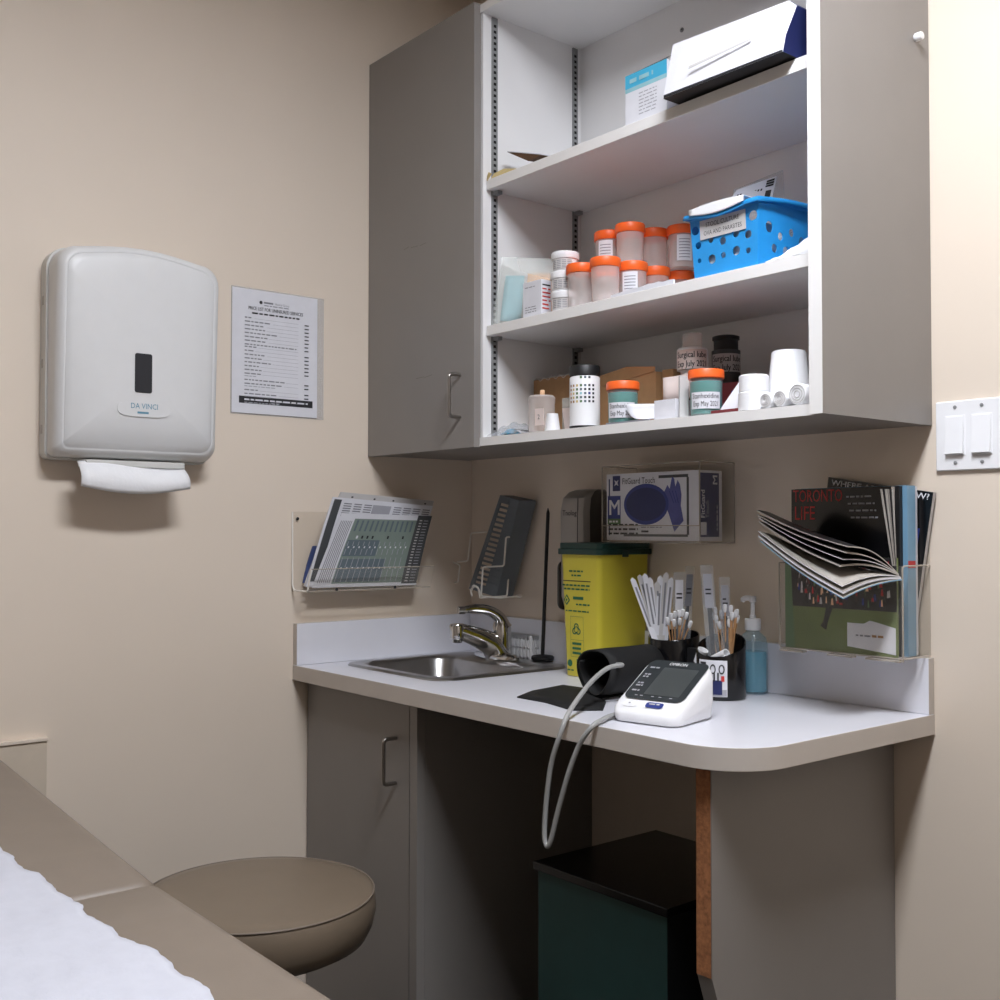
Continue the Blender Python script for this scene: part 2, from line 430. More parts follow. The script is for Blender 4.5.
# faucet
fx, fy = .226, -.100; zf = ZC+.0062
fa = thing('faucet', 'chrome single-lever faucet behind the sink basin', 'faucet', (fx, fy, zf))
bp = MB(); bp.lathe([(1, 0), (1, .006), (.9, .011), (.6, .0135)], (fx, fy, zf), 'chrome', 32, sx=.078, sy=.028)
bp.build('base_plate', fa)
sp_ = MB(); path = cr([(fx, fy+.004, zf+.008), (fx-.002, fy-.012, zf+.030), (fx-.006, fy-.040, zf+.046), (fx-.012, fy-.070, zf+.058), (fx-.017, fy-.098, zf+.068)], 5)
nn = len(path); sp_.tube(path, [.034-.0155*(i/(nn-1))**.8 for i in range(nn)], 'chrome', 20)
sp_.build('spout', fa)
tip = path[-1]
ar = MB(); ar.lathe([(.0105, 0), (.0125, .004), (.0125, .010), (.0175, .011), (.0190, .038), (.0165, .043), (.004, .045)], (tip.x-.001, tip.y-.006, tip.z-.027), 'chrome', 24); ar.build('aerator', fa)
bd = MB(); bd.lathe([(.027, .01), (.024, .05), (.023, .072), (.017, .088), (.004, .095)], (fx+.004, fy+.012, zf), 'chrome', 28); bd.build('body', fa)
lv = MB(); path = cr([(fx+.008, fy+.016, zf+.070), (fx+.004, fy+.004, zf+.096), (fx-.004, fy-.026, zf+.114), (fx-.012, fy-.060, zf+.119), (fx-.017, fy-.090, zf+.116)], 5)
nn = len(path); lv.tube(path, [.021-.0125*(i/(nn-1))**.5 for i in range(nn)], 'chrome', 16); lv.tube([path[-1]+V((.002, .006, .0)), path[-1]+V((-.003, -.010, 0))], .0095, 'chrome', 16)
lv.build('lever', fa, bev=.001)

# white slotted basket on the sink ledge
bx0, bx1, by0, by1, bz = .150, .292, -.0485, -.0195, ZC+.0012
bk = MB(); H_ = .058
def basket_wall(mb, a, b_, h, n, k, t=.0026):
    a = V(a); b_ = V(b_); dv = (b_-a)/n; nrm = V((-(b_-a).y, (b_-a).x, 0)).normalized()*t
    def slab(p, q, z0, z1): mb.prism([p+EZ*z0, q+EZ*z0, q+EZ*z1, p+EZ*z1], nrm, k)
    slab(a, b_, 0, .008); slab(a, b_, h-.010, h); slab(a, b_, h*.45, h*.45+.004)
    for i in range(n+1):
        p = a+dv*i*.999; slab(p-dv*.27, p+dv*.27, 0, h)
for a_, b2, n in (((bx0, by0, bz), (bx1, by0, bz), 11), ((bx1, by0, bz), (bx1, by1, bz), 4), ((bx1, by1, bz), (bx0, by1, bz), 11), ((bx0, by1, bz), (bx0, by0, bz), 4)):
    basket_wall(bk, a_, b2, H_, n, 'white')
bk.box((bx0, by0, bz), (bx1, by1, bz+.002), 'white')
solo(bk, 'slotted_basket', 'small white plastic slotted basket behind the faucet', 'basket', (.22, -.034, bz))

# black rod on a round foot
px, py = Z(ZC, 545, 661).x, -.028
pr_ = thing('black_spindle', 'tall thin black rod with pointed tip on a round foot beside the sink', 'rod stand', (px, py-.022, ZC))
px2, py2 = px+.014, py-.006
topP = Y(py2, 548, 508)
pr_.location = (px2, py2-.006, ZC)
MB().lathe([(.0255, .0065), (.027, .008), (.027, .013), (.024, .0155), (.008, .018)], (px2, py2-.006, ZC), 'black', 28).build('foot', pr_)
MB().tube([(px2, py2-.006, ZC+.016), (topP.x, topP.y, topP.z-.012), (topP.x, topP.y, topP.z)], [.0045, .0042, .0008], 'black', 14).build('rod', pr_)

# ------------------------------------------------------------------ wire holder and grey slotted rack at the corner
wh = thing('wire_holder', 'white coated wire holder fixed to wall near the room corner', 'holder', (.2, -.03, 1.05))
w = MB(); wr = .0022
def wp(pts, r=.006): w.tube(fillet(pts, r, 4), wr, 'wire', 8)
yw, yf = -.004, -.085
wp([Y(-.012, 524, 537), Y(-.07, 506, 537), Y(-.07, 504, 566), Y(-.095, 483, 567), Y(-.095, 481, 596), Y(-.07, 500, 598), Y(-.008, 522, 596)])
wp([Y(-.012, 487, 532), Y(-.035, 471, 533), Y(-.035, 468, 561), Y(-.06, 457, 562)])
wp([Y(-.06, 453, 562), Y(-.065, 460, 565), Y(-.065, 458, 582), Y(-.05, 453, 583)])
wp([Y(-.085, 472, 590), Y(-.085, 473, 585), Y(-.085, 478, 587), Y(-.085, 480, 598), Y(-.05, 507, 596), Y(-.03, 509, 570)])
# arch loop at the lower left
w.tube(cr([Y(-.09, 472, 596), Y(-.09, 471, 590), Y(-.09, 475, 586.5), Y(-.09, 479, 590), Y(-.09, 480, 598)], 5), wr, 'wire', 8)
w.build('wire_frame', wh)
for u, v in ((524, 537), (522, 596)):
    q = Y(0, u, v); MB().tube([(q.x-.004, -.0005, q.z), (q.x-.004, -.013, q.z)], .004, 'wire', 10).build('wall_fixing', wh)
g = MB(); A, B_, C_, D_ = Y(-.055, 470, 588), Y(-.055, 497, 596), Y(-.055, 520, 501), Y(-.055, 501, 496)
def gp(s, t, dy=0):
    s = min(max(s, 0), 1); a = A.lerp(B_, s); b_ = D_.lerp(C_, s); p = a.lerp(b_, t); return V((p.x, -.055+dy, p.z))
def gbar(s0, s1, t0, t1, dy0=-.004, dy1=.0, k='rack_grey'):
    P = [gp(s0, t0, dy0), gp(s1, t0, dy0), gp(s1, t1, dy0), gp(s0, t1, dy0)]; g.prism(P, (0, dy1-dy0, 0), k)
gbar(0, .14, 0, 1); gbar(.56, 1, 0, 1); gbar(.14, .56, 0, .07); gbar(.14, .56, .96, 1)
ns = 17
for i in range(ns):
    t = .07+(.89)*(i+.55)/ns; gbar(.14, .56, t, t+.89/ns*.42)
P = [gp(1, 0, -.004), gp(1, 0, .04)+EX*.012, gp(1, 1, .04)+EX*.012, gp(1, 1, -.004)]
g.prism(P, (.002, 0, 0), 'rack_grey')
P = [gp(0, 1, -.004), gp(1, 1, -.004), gp(1, 1, .04)+EX*.012, gp(0, 1, .04)]; g.prism(P, (0, 0, .002), 'rack_grey')
P = [gp(0, 0, -.004), gp(1, 0, -.004), gp(1, 0, .04)+EX*.012, gp(0, 0, .04)]; g.prism(P, (0, 0, -.002), 'rack_grey')
for i in range(12):
    t = .1+.8*i/11; gbar(.62, .95, t, t+.022, -.0055, -.004)
solo(g, 'slotted_plastic_tray', 'grey slotted plastic tray leaning in the white wire holder', 'tray', (A.x, -.05, A.z), bev=.0008)

# ------------------------------------------------------------------ soap dispenser
so = thing('soap_dispenser', 'grey wall soap dispenser behind the yellow container', 'dispenser', (.46, -.04, 1.0))
b = MB(); x0, x1, y0 = .418, .504, -.080; z0, z1 = 1.0, 1.302
sec = []
for z, iy, ix in ((z0, .035, .006), (z0+.03, .012, .002), (z0+.06, .002, 0), (z1-.05, 0, 0), (z1-.02, .006, .002), (z1-.006, .02, .006), (z1, .036, .012)):
    sec.append([(x0+ix, -.001, z), (x0+ix, y0+iy+.02, z), (x0+ix+.006, y0+iy+.006, z), (x0+ix+.018, y0+iy, z), (x1-ix-.018, y0+iy, z), (x1-ix-.006, y0+iy+.006, z), (x1-ix, y0+iy+.02, z), (x1-ix, -.001, z)])
vs = [p for s_ in sec for p in s_]; n = 8; fs = []; ks = []
for j in range(len(sec)-1):
    for i in range(n):
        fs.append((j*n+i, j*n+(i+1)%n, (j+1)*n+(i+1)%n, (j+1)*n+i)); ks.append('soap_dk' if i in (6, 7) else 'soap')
fs += [tuple(range(n))[::-1], tuple(range((len(sec)-1)*n, len(sec)*n))]; ks += ['soap', 'soap']
b.add(vs, fs, ks)
b.text('Tnolog', (x0+.019, y0, 1.243), EX, EZ, .017, 'ink', bold=True, width=.046)
b.build('housing', so, ang=30)
MB().prism([(x1-.0225, y0-.0006, 1.05), (x1-.0215, y0-.0006, 1.05), (x1-.0165, y0-.0006, 1.282), (x1-.0175, y0-.0006, 1.282)], (0, .0015, 0), 'ink').build('seam', so)
lp = MB(); lp.prism([(x0-.001+.0*i, y, z) for i, (y, z) in enumerate(rrect(-.078, 1.03, -.04, 1.14, .016, 4))], (.004, 0, 0), 'soap_dk'); lp.build('push_lever', so)

# ------------------------------------------------------------------ glove box in acrylic holder
gh = thing('acrylic_glove_holder', 'clear acrylic holder on wall around the glove box', 'holder', (.73, -.05, 1.187))
a = MB(); hx0, hx1, hy, hz0, hz1 = .592, .860, -.108, 1.186, 1.345; t = .0025
a.box((hx0, hy, hz0), (hx1, hy+t, hz0+.034), 'clear'); a.box((hx0, hy, hz1-.001), (hx1, hy+t, hz1), 'cleargrey')
a.box((hx0, hy, hz0), (hx0+t, -.001, hz1), 'clear'); a.box((hx1-t, hy, hz0), (hx1, -.001, hz1), 'clear', zp='cleargrey', ym='cleargrey')
a.box((hx0, -.0035, hz0), (hx1, -.001, hz1), 'clear', zp='cleargrey'); a.box((hx0, hy, hz0-t), (hx1, -.001, hz0), 'clear')
a.build('acrylic_body', gh)
e = MB(); er = .0011
for P in ([(hx0, hy, hz1), (hx1, hy, hz1), (hx1, -.003, hz1)], [(hx0, hy, hz1), (hx0, -.003, hz1)], [(hx1, hy, hz1), (hx1, hy, hz0)], [(hx1, -.003, hz1), (hx1, -.003, hz0)], [(hx0, hy, hz0), (hx1, hy, hz0), (hx1, -.003, hz0)], [(hx0, hy, hz0), (hx0, hy, hz1)], [(hx0, hy, hz0+.034), (hx1, hy, hz0+.034)]):
    e.tube(P, er, 'cleargrey', 6)
e.build('polished_edge', gh)
gb = thing('glove_box', 'white and navy box of exam gloves in the clear wall holder', 'box', (.73, -.06, 1.19))
b = MB(); gx0, gx1, gy, gz0, gz1 = .600, .852, -.1025, 1.1895, 1.3285
b.box((gx0, gy, gz0), (gx1, -.032, gz1), 'paper')
F = gy-.0002
def fr_(x, z, w_, h, k, l=.0): b.quad((x, F-l, z), (x+w_, F-l, z), (x+w_, F-l, z+h), (x, F-l, z+h), k)
def gx(u): return gx0+(u-607)/(700-607)*(gx1-gx0)
zz = lambda v: gz1-(v-473)/(540-473)*(gz1-gz0)     # face rows top to bottom
fr_(gx0+.018, gz1-.036, .022, .032, 'navy')
st = [(gx0+.029+.009*math.cos(q)*(1 if i % 2 else .35), F-.0003, gz1-.019+.009*math.sin(q)*(1 if i % 2 else .35)) for i, q in enumerate([PI/2+PI/4*j for j in range(8)])]
b.poly(st, 'paper')
b.text('FitGuard Touch', (gx0+.046, F, gz1-.022), EX, EZ, .018, 'ink', width=.092)
fr_(gx0+.148, gz1-.013, .078, .006, 'dkgrey'); fr_(gx1-.030, gz0+.012, .006, gz1-gz0-.025, 'dkgrey'); fr_(gx0+.05, gz0+.008, .175, .005, 'dkgrey'); fr_(gx0+.006, gz0+.01, .004, gz1-gz0-.02, 'navy')
fr_(gx0+.003, gz1-.094, .038, .048, 'navy2', .0); fr_(gx0+.003, gz1-.106, .038, .012, 'mgreen')
b.text('M', (gx0+.022, F-.0002, gz1-.086), EX, EZ, .046, 'paper', bold=True, align='c')
b.bars((gx0+.008, F-.0003, gz1-.102), EX, EZ, .026, .004, 'paper')
cx_, cz_ = gx0+.113, gz0+.074
b.poly([(cx_+.062*math.cos(2*PI*i/40), F-.0003, cz_+.042*math.sin(2*PI*i/40)) for i in range(40)], 'navy2')
b.poly([(cx_+.055*math.cos(2*PI*i/40), F-.0006, cz_+.034*math.sin(2*PI*i/40)) for i in range(40)], 'navy')
b.poly([(gx0+p, F-.0002, gz0+q) for p, q in ((.163, .098), (.172, .112), (.178, .104), (.184, .128), (.190, .124), (.193, .108), (.199, .121), (.205, .112), (.209, .092), (.207, .070), (.214, .040), (.190, .018), (.176, .052), (.165, .075))], 'glove')
for i in range(3): b.quad((gx0+.176+.008*i, F-.0004, gz0+.1), (gx0+.178+.008*i, F-.0004, gz0+.1), (gx0+.190+.006*i, F-.0004, gz0+.075), (gx0+.188+.006*i, F-.0004, gz0+.075), 'navy2')
for i in range(3): b.bars((gx0+.006, F-.0002, gz0+.03-.009*i), EX, EZ, .085, .004, 'ink', word=.018)
b.bars((gx0+.10, F-.0002, gz0+.026), EX, EZ, .06, .002, 'ink_grey')
fr_(gx0+.10, gz0+.0165, .02, .004, 'ink')
S = gx1+.0002
def sd(y0_, y1_, z0_, z1_, k, l=0): b.quad((S+l, y0_, z0_), (S+l, y1_, z0_), (S+l, y1_, z1_), (S+l, y0_, z1_), k)
sd(gy+.003, -.041, gz0+.008, gz1-.005, 'navy')
b.text('FitGuard', (S, gy+.018, gz0+.045), EZ, -EY, .017, 'paper', bold=True, width=.055, lift=.0006)
b.text('Touch', (S, gy+.030, gz0+.045), EZ, -EY, .014, 'ink_lite', width=.034, lift=.0006)
b.text('M', (S, -.047, gz0+.110), EZ, -EY, .020, 'paper', bold=True, width=.019, lift=.0006)
sd(gy+.006, gy+.023, gz0+.012, gz0+.037, 'paper', .0004); b.bars((S, -.046, gz0+.02), EZ, -EY, .05, .003, 'ink_lite', lift=.0006)
# lateral inversion guard: text above reads upward along z
b.build('carton', gb)

# ------------------------------------------------------------------ yellow sharps container
yc = thing('sharps_container', 'yellow plastic sharps container with dark green lid on the worktop', 'container', (.568, -.08, ZC))
b = MB(); yx0, yx1, yy0, yy1 = .515, .636, -.160, -.008; zl = 1.160
def taper(t): k = .006*(1-t); return k
def ysec(z):
    k = .008*(zl-z)/(zl-ZC); return [(x, y, z) for x, y in rrect(yx0+k, yy0+k, yx1-k, yy1-k*.2, .012, 4)]
ss = [ysec(ZC+.001), ysec(ZC+.09), ysec(ZC+.18), ysec(zl)]
n = len(ss[0]); fs = []
for j in range(3):
    for i in range(n): fs.append((j*n+i, j*n+(i+1)%n, (j+1)*n+(i+1)%n, (j+1)*n+i))
fs += [tuple(range(n))[::-1], tuple(range(3*n, 4*n))]
b.add([p for s_ in ss for p in s_], fs, 'yellow')
def yf_(z): return yy0+.008*(zl-z)/(zl-ZC)-.0006
def T_(s, x, z, w_, h, k='green_ink', al='l', bold=False): b.text(s, (x, yf_(z), z), EX, EZ, h, k, width=w_, align=al, bold=bold)
xc_ = .5665
for i, (z, w_) in enumerate(((1.122, .045), (1.113, .030), (1.092, .088), (1.084, .078), (1.052, .042))):
    b.bars((xc_-w_/2+(.018 if i == 4 else 0), yf_(z)-.0002, z), EX, EZ, w_, .0035, 'green_ink')
z = 1.102; b.quad((xc_-.042, yf_(z), z), (xc_+.042, yf_(z), z), (xc_+.042, yf_(z), z+.0018), (xc_-.042, yf_(z), z+.0018), 'ink')
z = 1.064; b.bars((xc_-.012, yf_(z)-.0002, z), EX, EZ, .038, .006, 'green_ink', word=.04)
# green diamond mark
cxm, czm = .5345, 1.062
for s1, kk, l in ((.012, 'green_ink', .0), (.0075, 'yellow', .0004), (.004, 'green_ink', .0008)):
    b.poly([(cxm-s1*.8, yf_(czm)-l, czm), (cxm, yf_(czm)-l, czm-s1), (cxm+s1*.8, yf_(czm)-l, czm), (cxm, yf_(czm)-l, czm+s1)], kk)
b.bars((xc_-.035, yf_(1.038)-.0002, 1.038), EX, EZ, .07, .0028, 'green_ink')
# framed hazard trefoil
def ringp(cx, cz, r0, r1, a0=0, a1=2*PI, n=20, l=0):
    for i in range(n):
        p, q = a0+(a1-a0)*i/n, a0+(a1-a0)*(i+1)/n; yy = yf_(cz)-l
        b.quad((cx+r0*math.cos(p), yy, cz+r0*math.sin(p)), (cx+r1*math.cos(p), yy, cz+r1*math.sin(p)), (cx+r1*math.cos(q), yy, cz+r1*math.sin(q)), (cx+r0*math.cos(q), yy, cz+r0*math.sin(q)), 'green_ink')
cxh, czh = .562, 1.000
for k in range(3):
    a_ = PI/2+2*PI*k/3; ringp(cxh+.0065*math.cos(a_), czh+.0065*math.sin(a_), .0045, .0072, a_-2.4, a_+2.4, 16)
ringp(cxh, czh, .0052, .0070, 0, 2*PI, 20, .0004)
for (xa, xb, za, zb) in ((.544, .5447, .942, 1.028), (.5833, .584, .942, 1.028), (.544, .584, .942, .9426), (.544, .584, .978, .9786), (.544, .584, 1.0274, 1.028)):
    b.quad((xa, yf_(za)-.0002, za), (xb, yf_(za)-.0002, za), (xb, yf_(zb)-.0002, zb), (xa, yf_(zb)-.0002, zb), 'green_ink')
for i, z in enumerate((.968, .958, .948)): b.bars((.549, yf_(z)-.0002, z), EX, EZ, .028, .005, 'green_ink', word=.03)
ringp(.540, .928, .0, .0075); 
z = .920; b.quad((.561, yf_(z)-.0003, z), (.593, yf_(z)-.0003, z), (.593, yf_(z+.018)-.0003, z+.018), (.561, yf_(z+.018)-.0003, z+.018), 'green_ink')
b.bars((.532, yf_(.912)-.0002, .912), EX, EZ, .02, .003, 'green_ink')
b.build('body', yc, ang=30)
l_ = MB()
for (e0, za, zb) in ((.006, zl-.001, zl+.011), (.003, zl+.011, zl+.0235)):
    P = [(x, y) for x, y in rrect(yx0-e0, yy0-e0, yx1+e0, yy1+e0, .012, 4)]
    l_.prism([(x, y, za) for x, y in P], (0, 0, zb-za), 'dkgreen')
l_.box((yx1+.006, -.10, zl-.006), (yx1+.009, -.082, zl+.008), 'dkgreen')
l_.build('lid', yc, bev=.0012)

# ------------------------------------------------------------------ left wall: paper towel dispenser
pt = thing('paper_towel_dispenser', 'large white paper towel dispenser on the left wall', 'dispenser', (0, -.93, 1.35))
yA, yB, zA, zB = -1.082, -.747, 1.354, 1.780; yc_ = (yA+yB)/2
def outline(ins, n=7):
    y0_, y1_, z0_, z1_ = yA+ins, yB-ins, zA+ins, zB-ins; r = .042-ins*.35; P = []
    def arc(cy, cz, a0):
        for j in range(n+1):
            a_ = math.radians(a0+90*j/n); P.append([cy+r*math.cos(a_), cz+r*math.sin(a_)])
    arc(y1_-r, z1_-r-.012, 0)
    for j in range(1, 8):
        t_ = j/8; P.append([(y1_-r)*(1-t_)+(y0_+r)*t_, z1_-.012+.014*math.sin(PI*t_)])
    arc(y0_+r, z1_-r-.012, 90)
    r0 = r*.35
    def arc2(cy, cz, a0, rr_):
        for j in range(n+1):
            a_ = math.radians(a0+90*j/n); P.append([cy+rr_*math.cos(a_), cz+rr_*math.sin(a_)])
    arc2(y0_+r0, z0_+r0, 180, r0); arc2(y1_-r*.6, z0_+r*.6, 270, r*.6)
    return P
def depth(z, full):
    t_ = min(1, max(0, (z-zA)/.085)); return full*(1-.32*(1-t_)**2)
levels = [(0, .003), (0, .04)]
m1 = MB()
P = outline(-.004); m1.prism([(.0008, y, z) for y, z in P], (.0345, 0, 0), 'disp_side')
for z in (1.40, 1.53, 1.655): m1.box((.012, yA-.0050, z), (.022, yA-.003, z+.018), 'soap')
m1.build('back_housing', pt, bev=.002)
m2 = MB(); LV = [(0, .036), (0, .060), (.0008, .080), (.003, .0895), (.008, .0960), (.013, .0988), (.0155, .0988), (.0165, .0980), (.018, .0992), (.03, .1012), (.06, .1024), (.1, .103)]
vs = []; n = None
for ins, dx in LV:
    P = outline(ins); n = len(P)
    for y, z in P: vs.append((depth(z, dx) if dx > .05 else dx, y, z))
fs = []
for j in range(len(LV)-1):
    for i in range(n): fs.append((j*n+i, j*n+(i+1)%n, (j+1)*n+(i+1)%n, (j+1)*n+i))
vs.append((.1034, yc_, (zA+zB)/2)); last = (len(LV)-1)*n
for i in range(n): fs.append((last+i, last+(i+1)%n, len(vs)-1))
m2.add(vs, fs, 'disp'); m2.build('cover', pt, ang=50)
def on_cover(u, v, l=.001): return X(.1038+l, u, v)
wn = MB(); p0, p1 = on_cover(135, 392), on_cover(152.5, 354.5)
wn.prism([(.1015, y, z) for y, z in rrect(p0.y, p0.z, p1.y, p1.z, .004, 4)], (.0035, 0, 0), 'ink')
wn.build('window', pt, bev=.0008)
P0 = on_cover(144, 408.5, -.001); bg = MB()
Pn = []
for i in range(48):
    a_ = 2*PI*i/48; ca, sa = math.cos(a_), math.sin(a_); Pn.append((.1005, P0.y+.054*math.copysign(abs(ca)**.5, ca), P0.z-.002+.0155*math.copysign(abs(sa)**.8, sa)))
bg.prism(Pn, (.0035, 0, 0), 'disp')
bg.text('DA VINCI', (.1042, P0.y, P0.z-.001), EY, EZ, .0155, 'teal_ink', width=.056, align='c')
bg.bars((.1044, P0.y-.014, P0.z-.011), EY, EZ, .028, .004, 'teal_ink', word=.02)
bg.build('badge', pt)
lipq = MB(); lipq.box((.030, yc_-.106, zA-.018), (.080, yc_+.098, zA-.0045), 'disp_side'); lipq.build('paper_slot_lip', pt, bev=.003)
# towel hanging out
tw = MB()
TL, TR, BL, BR = X(.075, 77, 461), X(.075, 184, 469), X(.090, 80, 486), X(.090, 189, 489)
def tf(s, t):
    top = TL.lerp(TR, s); bot = BL.lerp(BR, s); p = top.lerp(bot, t)
    return p+V((.016*math.sin(PI*t*.9), 0, -.013*math.sin(PI*s)*t+.004*math.sin(PI*s*2)*(1-t)))
tw.grid(tf, 16, 8, 'tissue')
def tf2(s, t):
    p = V((.062, yc_-.09+.19*s, zA-.019-.010*t)); return p
tw.grid(tf2, 4, 2, 'paper2')
solo(tw, 'paper_towel', 'white paper towel hanging out of the wall dispenser', 'paper towel', (.1, yc_, zA-.06), solid=.0012)

# price list
pl = thing('price_list_poster', 'printed price list sheet in a clear sleeve on left wall', 'poster', (0, -.56, 1.47))
a0, a1, z0, z1 = -.677, -.462, 1.472, 1.752
s = MB().box((.0008, a0-.002, z0-.003), (.0022, a1+.018, z1+.003), 'film'); s.build('plastic_sleeve', pl)
b = MB().box((.0024, a0, z0), (.0034, a1, z1), 'paper'); xf = .0036
def pt_(s_, y, z, h, w_=None, al='l', k='ink', bold=False): b.text(s_, (xf, y, z), EY, EZ, h, k, width=w_, align=al, bold=bold)
yc2 = (a0+a1)/2
b.poly([(xf+.0003, yc2-.038+.004*math.cos(2*PI*i/14), z1-.027+.004*math.sin(2*PI*i/14)) for i in range(14)], 'ink')
b.bars((xf, yc2-.031, z1-.0285), EY, EZ, .026, .004, 'ink_grey', word=.03); pt_('Medical Group', yc2-.003, z1-.029, .0065, .036, k='ink_grey')
b.bars((xf, yc2-.03, z1-.034), EY, EZ, .062, .002, 'ink_grey')
pt_('PRICE LIST FOR UNINSURED SERVICES', yc2, z1-.046, .011, .138, 'c', bold=True)
b.bars((xf, yc2-.060, z1-.055), EY, EZ, .12, .0035, 'ink', word=.014)
z = z1-.066; i = 0
wid = [.02, .066, .05, .05, .082, .056, .055, .13, .03, .022, .052, .042, .065, .035, .042, .040, .10, .095, .034, .082, .11]
for wv in wid:
    b.bars((xf, a0+.030, z), EY, EZ, wv, .0026, 'ink_grey', word=.012)
    if i not in (8, 15): b.bars((xf, a1-.034, z-.002), EY, EZ, .011, .0026, 'ink', word=.02)
    b.quad((xf+.0002, a0+.034+wv, z), (xf+.0002, a1-.05, z), (xf+.0002, a1-.05, z+.0006), (xf+.0002, a0+.034+wv, z+.0006), 'ink_lite')
    if i in (15, 17, 19, 20): z -= .0055; b.bars((xf, a0+.030, z), EY, EZ, wv*.8, .0018, 'ink_lite', word=.01)
    z -= .0086 if i != 7 else .0055; i += 1
b.quad((xf+.0002, a0+.017, z0+.022), (xf+.0002, a1-.012, z0+.022), (xf+.0002, a1-.012, z0+.038), (xf+.0002, a0+.017, z0+.038), 'ink')
b.bars((xf+.0004, a0+.030, z0+.029), EY, EZ, .160, .0035, 'paper', word=.016); b.bars((xf+.0004, yc2-.012, z0+.025), EY, EZ, .024, .0015, 'ink_lite')
b.build('printed_sheet', pl)

# left acrylic file holder
fh = thing('acrylic_file_holder', 'clear acrylic file holder on left wall above the sink', 'holder', (0, -.33, 1.068))
a = MB(); y0_, y1_ = -.524, -.185; zb = 1.072
a.box((.0008, y0_, zb), (.0035, y1_, 1.252), 'clear')
a.box((.0008, y0_, zb-.003), (.072, y1_, zb), 'clear'); 
a.prism([(.072, y0_, zb-.003), (.0745, y0_, zb-.003), (.092, y0_, zb+.05), (.0895, y0_, zb+.05)], (0, y1_-y0_, 0), 'clear')
a.build('acrylic_body', fh)
e = MB(); e.tube(fillet([(.002, y0_, 1.252), (.004, y0_, zb+.01), (.012, y0_, zb), (.073, y0_, zb-.001), (.0905, y0_, zb+.05)], .008, 4), .0022, 'wire', 6)
e.tube([(.073, y0_, zb-.001), (.073, y1_, zb-.001)], .0016, 'cleargrey', 6); e.tube([(.0905, y0_, zb+.05), (.0905, y1_, zb+.05)], .0012, 'cleargrey', 6)
e.build('polished_edge', fh)
for yy, zz_, xx in ((y0_+.012, 1.236, .004), (-.45, zb+.002, .0755), (-.29, zb+.002, .0755)):
    sc = MB(); sc.T = Matrix.Translation((xx, yy, zz_)) @ Matrix.Rotation(PI/2, 4, 'Y'); sc.lathe([(.0035, 0), (.0035, .002), (.002, .003)], (0, 0, 0), 'black', 12); sc.build('screw', fh)
# papers standing in it, leaning away from the wall
def sheet_pts(px, xb, xt): return [X(xb, *px[0]), X(xb, *px[1]), X(xt, *px[2]), X(xt, *px[3])]
def sheet(name, label, cat, px, xb, xt, k, th=.002, deco=None, group=None):
    A, B, C, D2 = sheet_pts(px, xb, xt); A.z = max(A.z, zb+.001); B.z = max(B.z, zb+.001)
    n = (B-A).cross(D2-A).normalized(); b = MB(); nu, nv = 1, 10
    def f(s, t): return A.lerp(B, s).lerp(D2.lerp(C, s), t)+n*(.012*(t*t-t))
    b.grid(f, nu, nv, k); 
    def f2(s, t): return f(s, t)-n*th
    b.grid(f2, nu, nv, k)
    for t0 in range(nv):
        for s0 in (0, 1): b.quad(f(s0, t0/nv), f(s0, (t0+1)/nv), f2(s0, (t0+1)/nv), f2(s0, t0/nv), k)
    b.quad(f(0, 0), f(1, 0), f2(1, 0), f2(0, 0), k); b.quad(f(0, 1), f(1, 1), f2(1, 1), f2(0, 1), k)
    if deco: deco(b, lambda s, t, l=.0006: f(s, t)+n*l)
    return solo(b, name, label, cat, A)
def pan(b, f, s0, s1, t0, t1, k, l=.0006, nv=6):
    for j in range(nv):
        ta, tb = t0+(t1-t0)*j/nv, t0+(t1-t0)*(j+1)/nv; b.quad(f(s0, ta, l), f(s1, ta, l), f(s1, tb, l), f(s0, tb, l), k)
def deco_back(b, f):
    for s_ in (.12, .35, .55, .9): pan(b, f, s_, s_+.02, .95, .965, 'ink', nv=1)
def deco_news(b, f):
    pan(b, f, .02, .09, .06, .98, 'dkgrey')
    for i in range(9):
        s_ = .12+i*.098
        if i == 3 or i == 4: continue
        for j in range(6): pan(b, f, s_, s_+.075, .80+j*.027, .812+j*.027, 'ink_grey', nv=1)
    pan(b, f, .40, .58, .82, .95, 'ink_lite', nv=2)
    for j in range(5): pan(b, f, .13+j*.028, .14+j*.028, .05, .78, 'ink_grey', nv=6)
def deco_chart(b, f):
    pan(b, f, .16, .84, .05, .93, 'chart'); pan(b, f, .84, 1.0, .03, 1.0, 'dkgrey')
    pan(b, f, .17, .62, .07, .38, 'chart2', .0009); pan(b, f, .17, .50, .42, .64, 'chart2', .0009)
    for i in range(12):
        s_ = .18+i*.054
        for (t0, t1) in ((.07, .24), (.27, .40), (.44, .52), (.56, .62)): pan(b, f, s_, s_+.006, t0, t1, 'ink_lite', .0012, 1)
        pan(b, f, s_+.015, s_+.028, .245, .27, 'paper', .0012, 1); pan(b, f, s_+.015, s_+.028, .53, .555, 'paper', .0012, 1)
        pan(b, f, s_+.01, s_+.03, .76, .91, 'chart2', .0012, 2)
        if i in (1, 2, 3, 4, 7, 10): pan(b, f, s_+.008, s_+.026, .66, .70, 'paper' if i == 1 else 'ink', .0012, 1)
    for j in range(7): pan(b, f, .025+j*.018, .032+j*.018, .06, .90, 'ink_grey', .0009)
    for j in range(22): pan(b, f, .87, .9, .06+j*.041, .075+j*.041, 'paper2', .0009, 1); pan(b, f, .92, .97, .06+j*.041, .07+j*.041, 'ink_lite', .0009, 1)
sheet('booklet', 'dark blue booklet at left end of acrylic file holder', 'booklet', [(303, 583), (345, 583), (350, 546), (313, 546)], .014, .022, 'bluebook', .003)
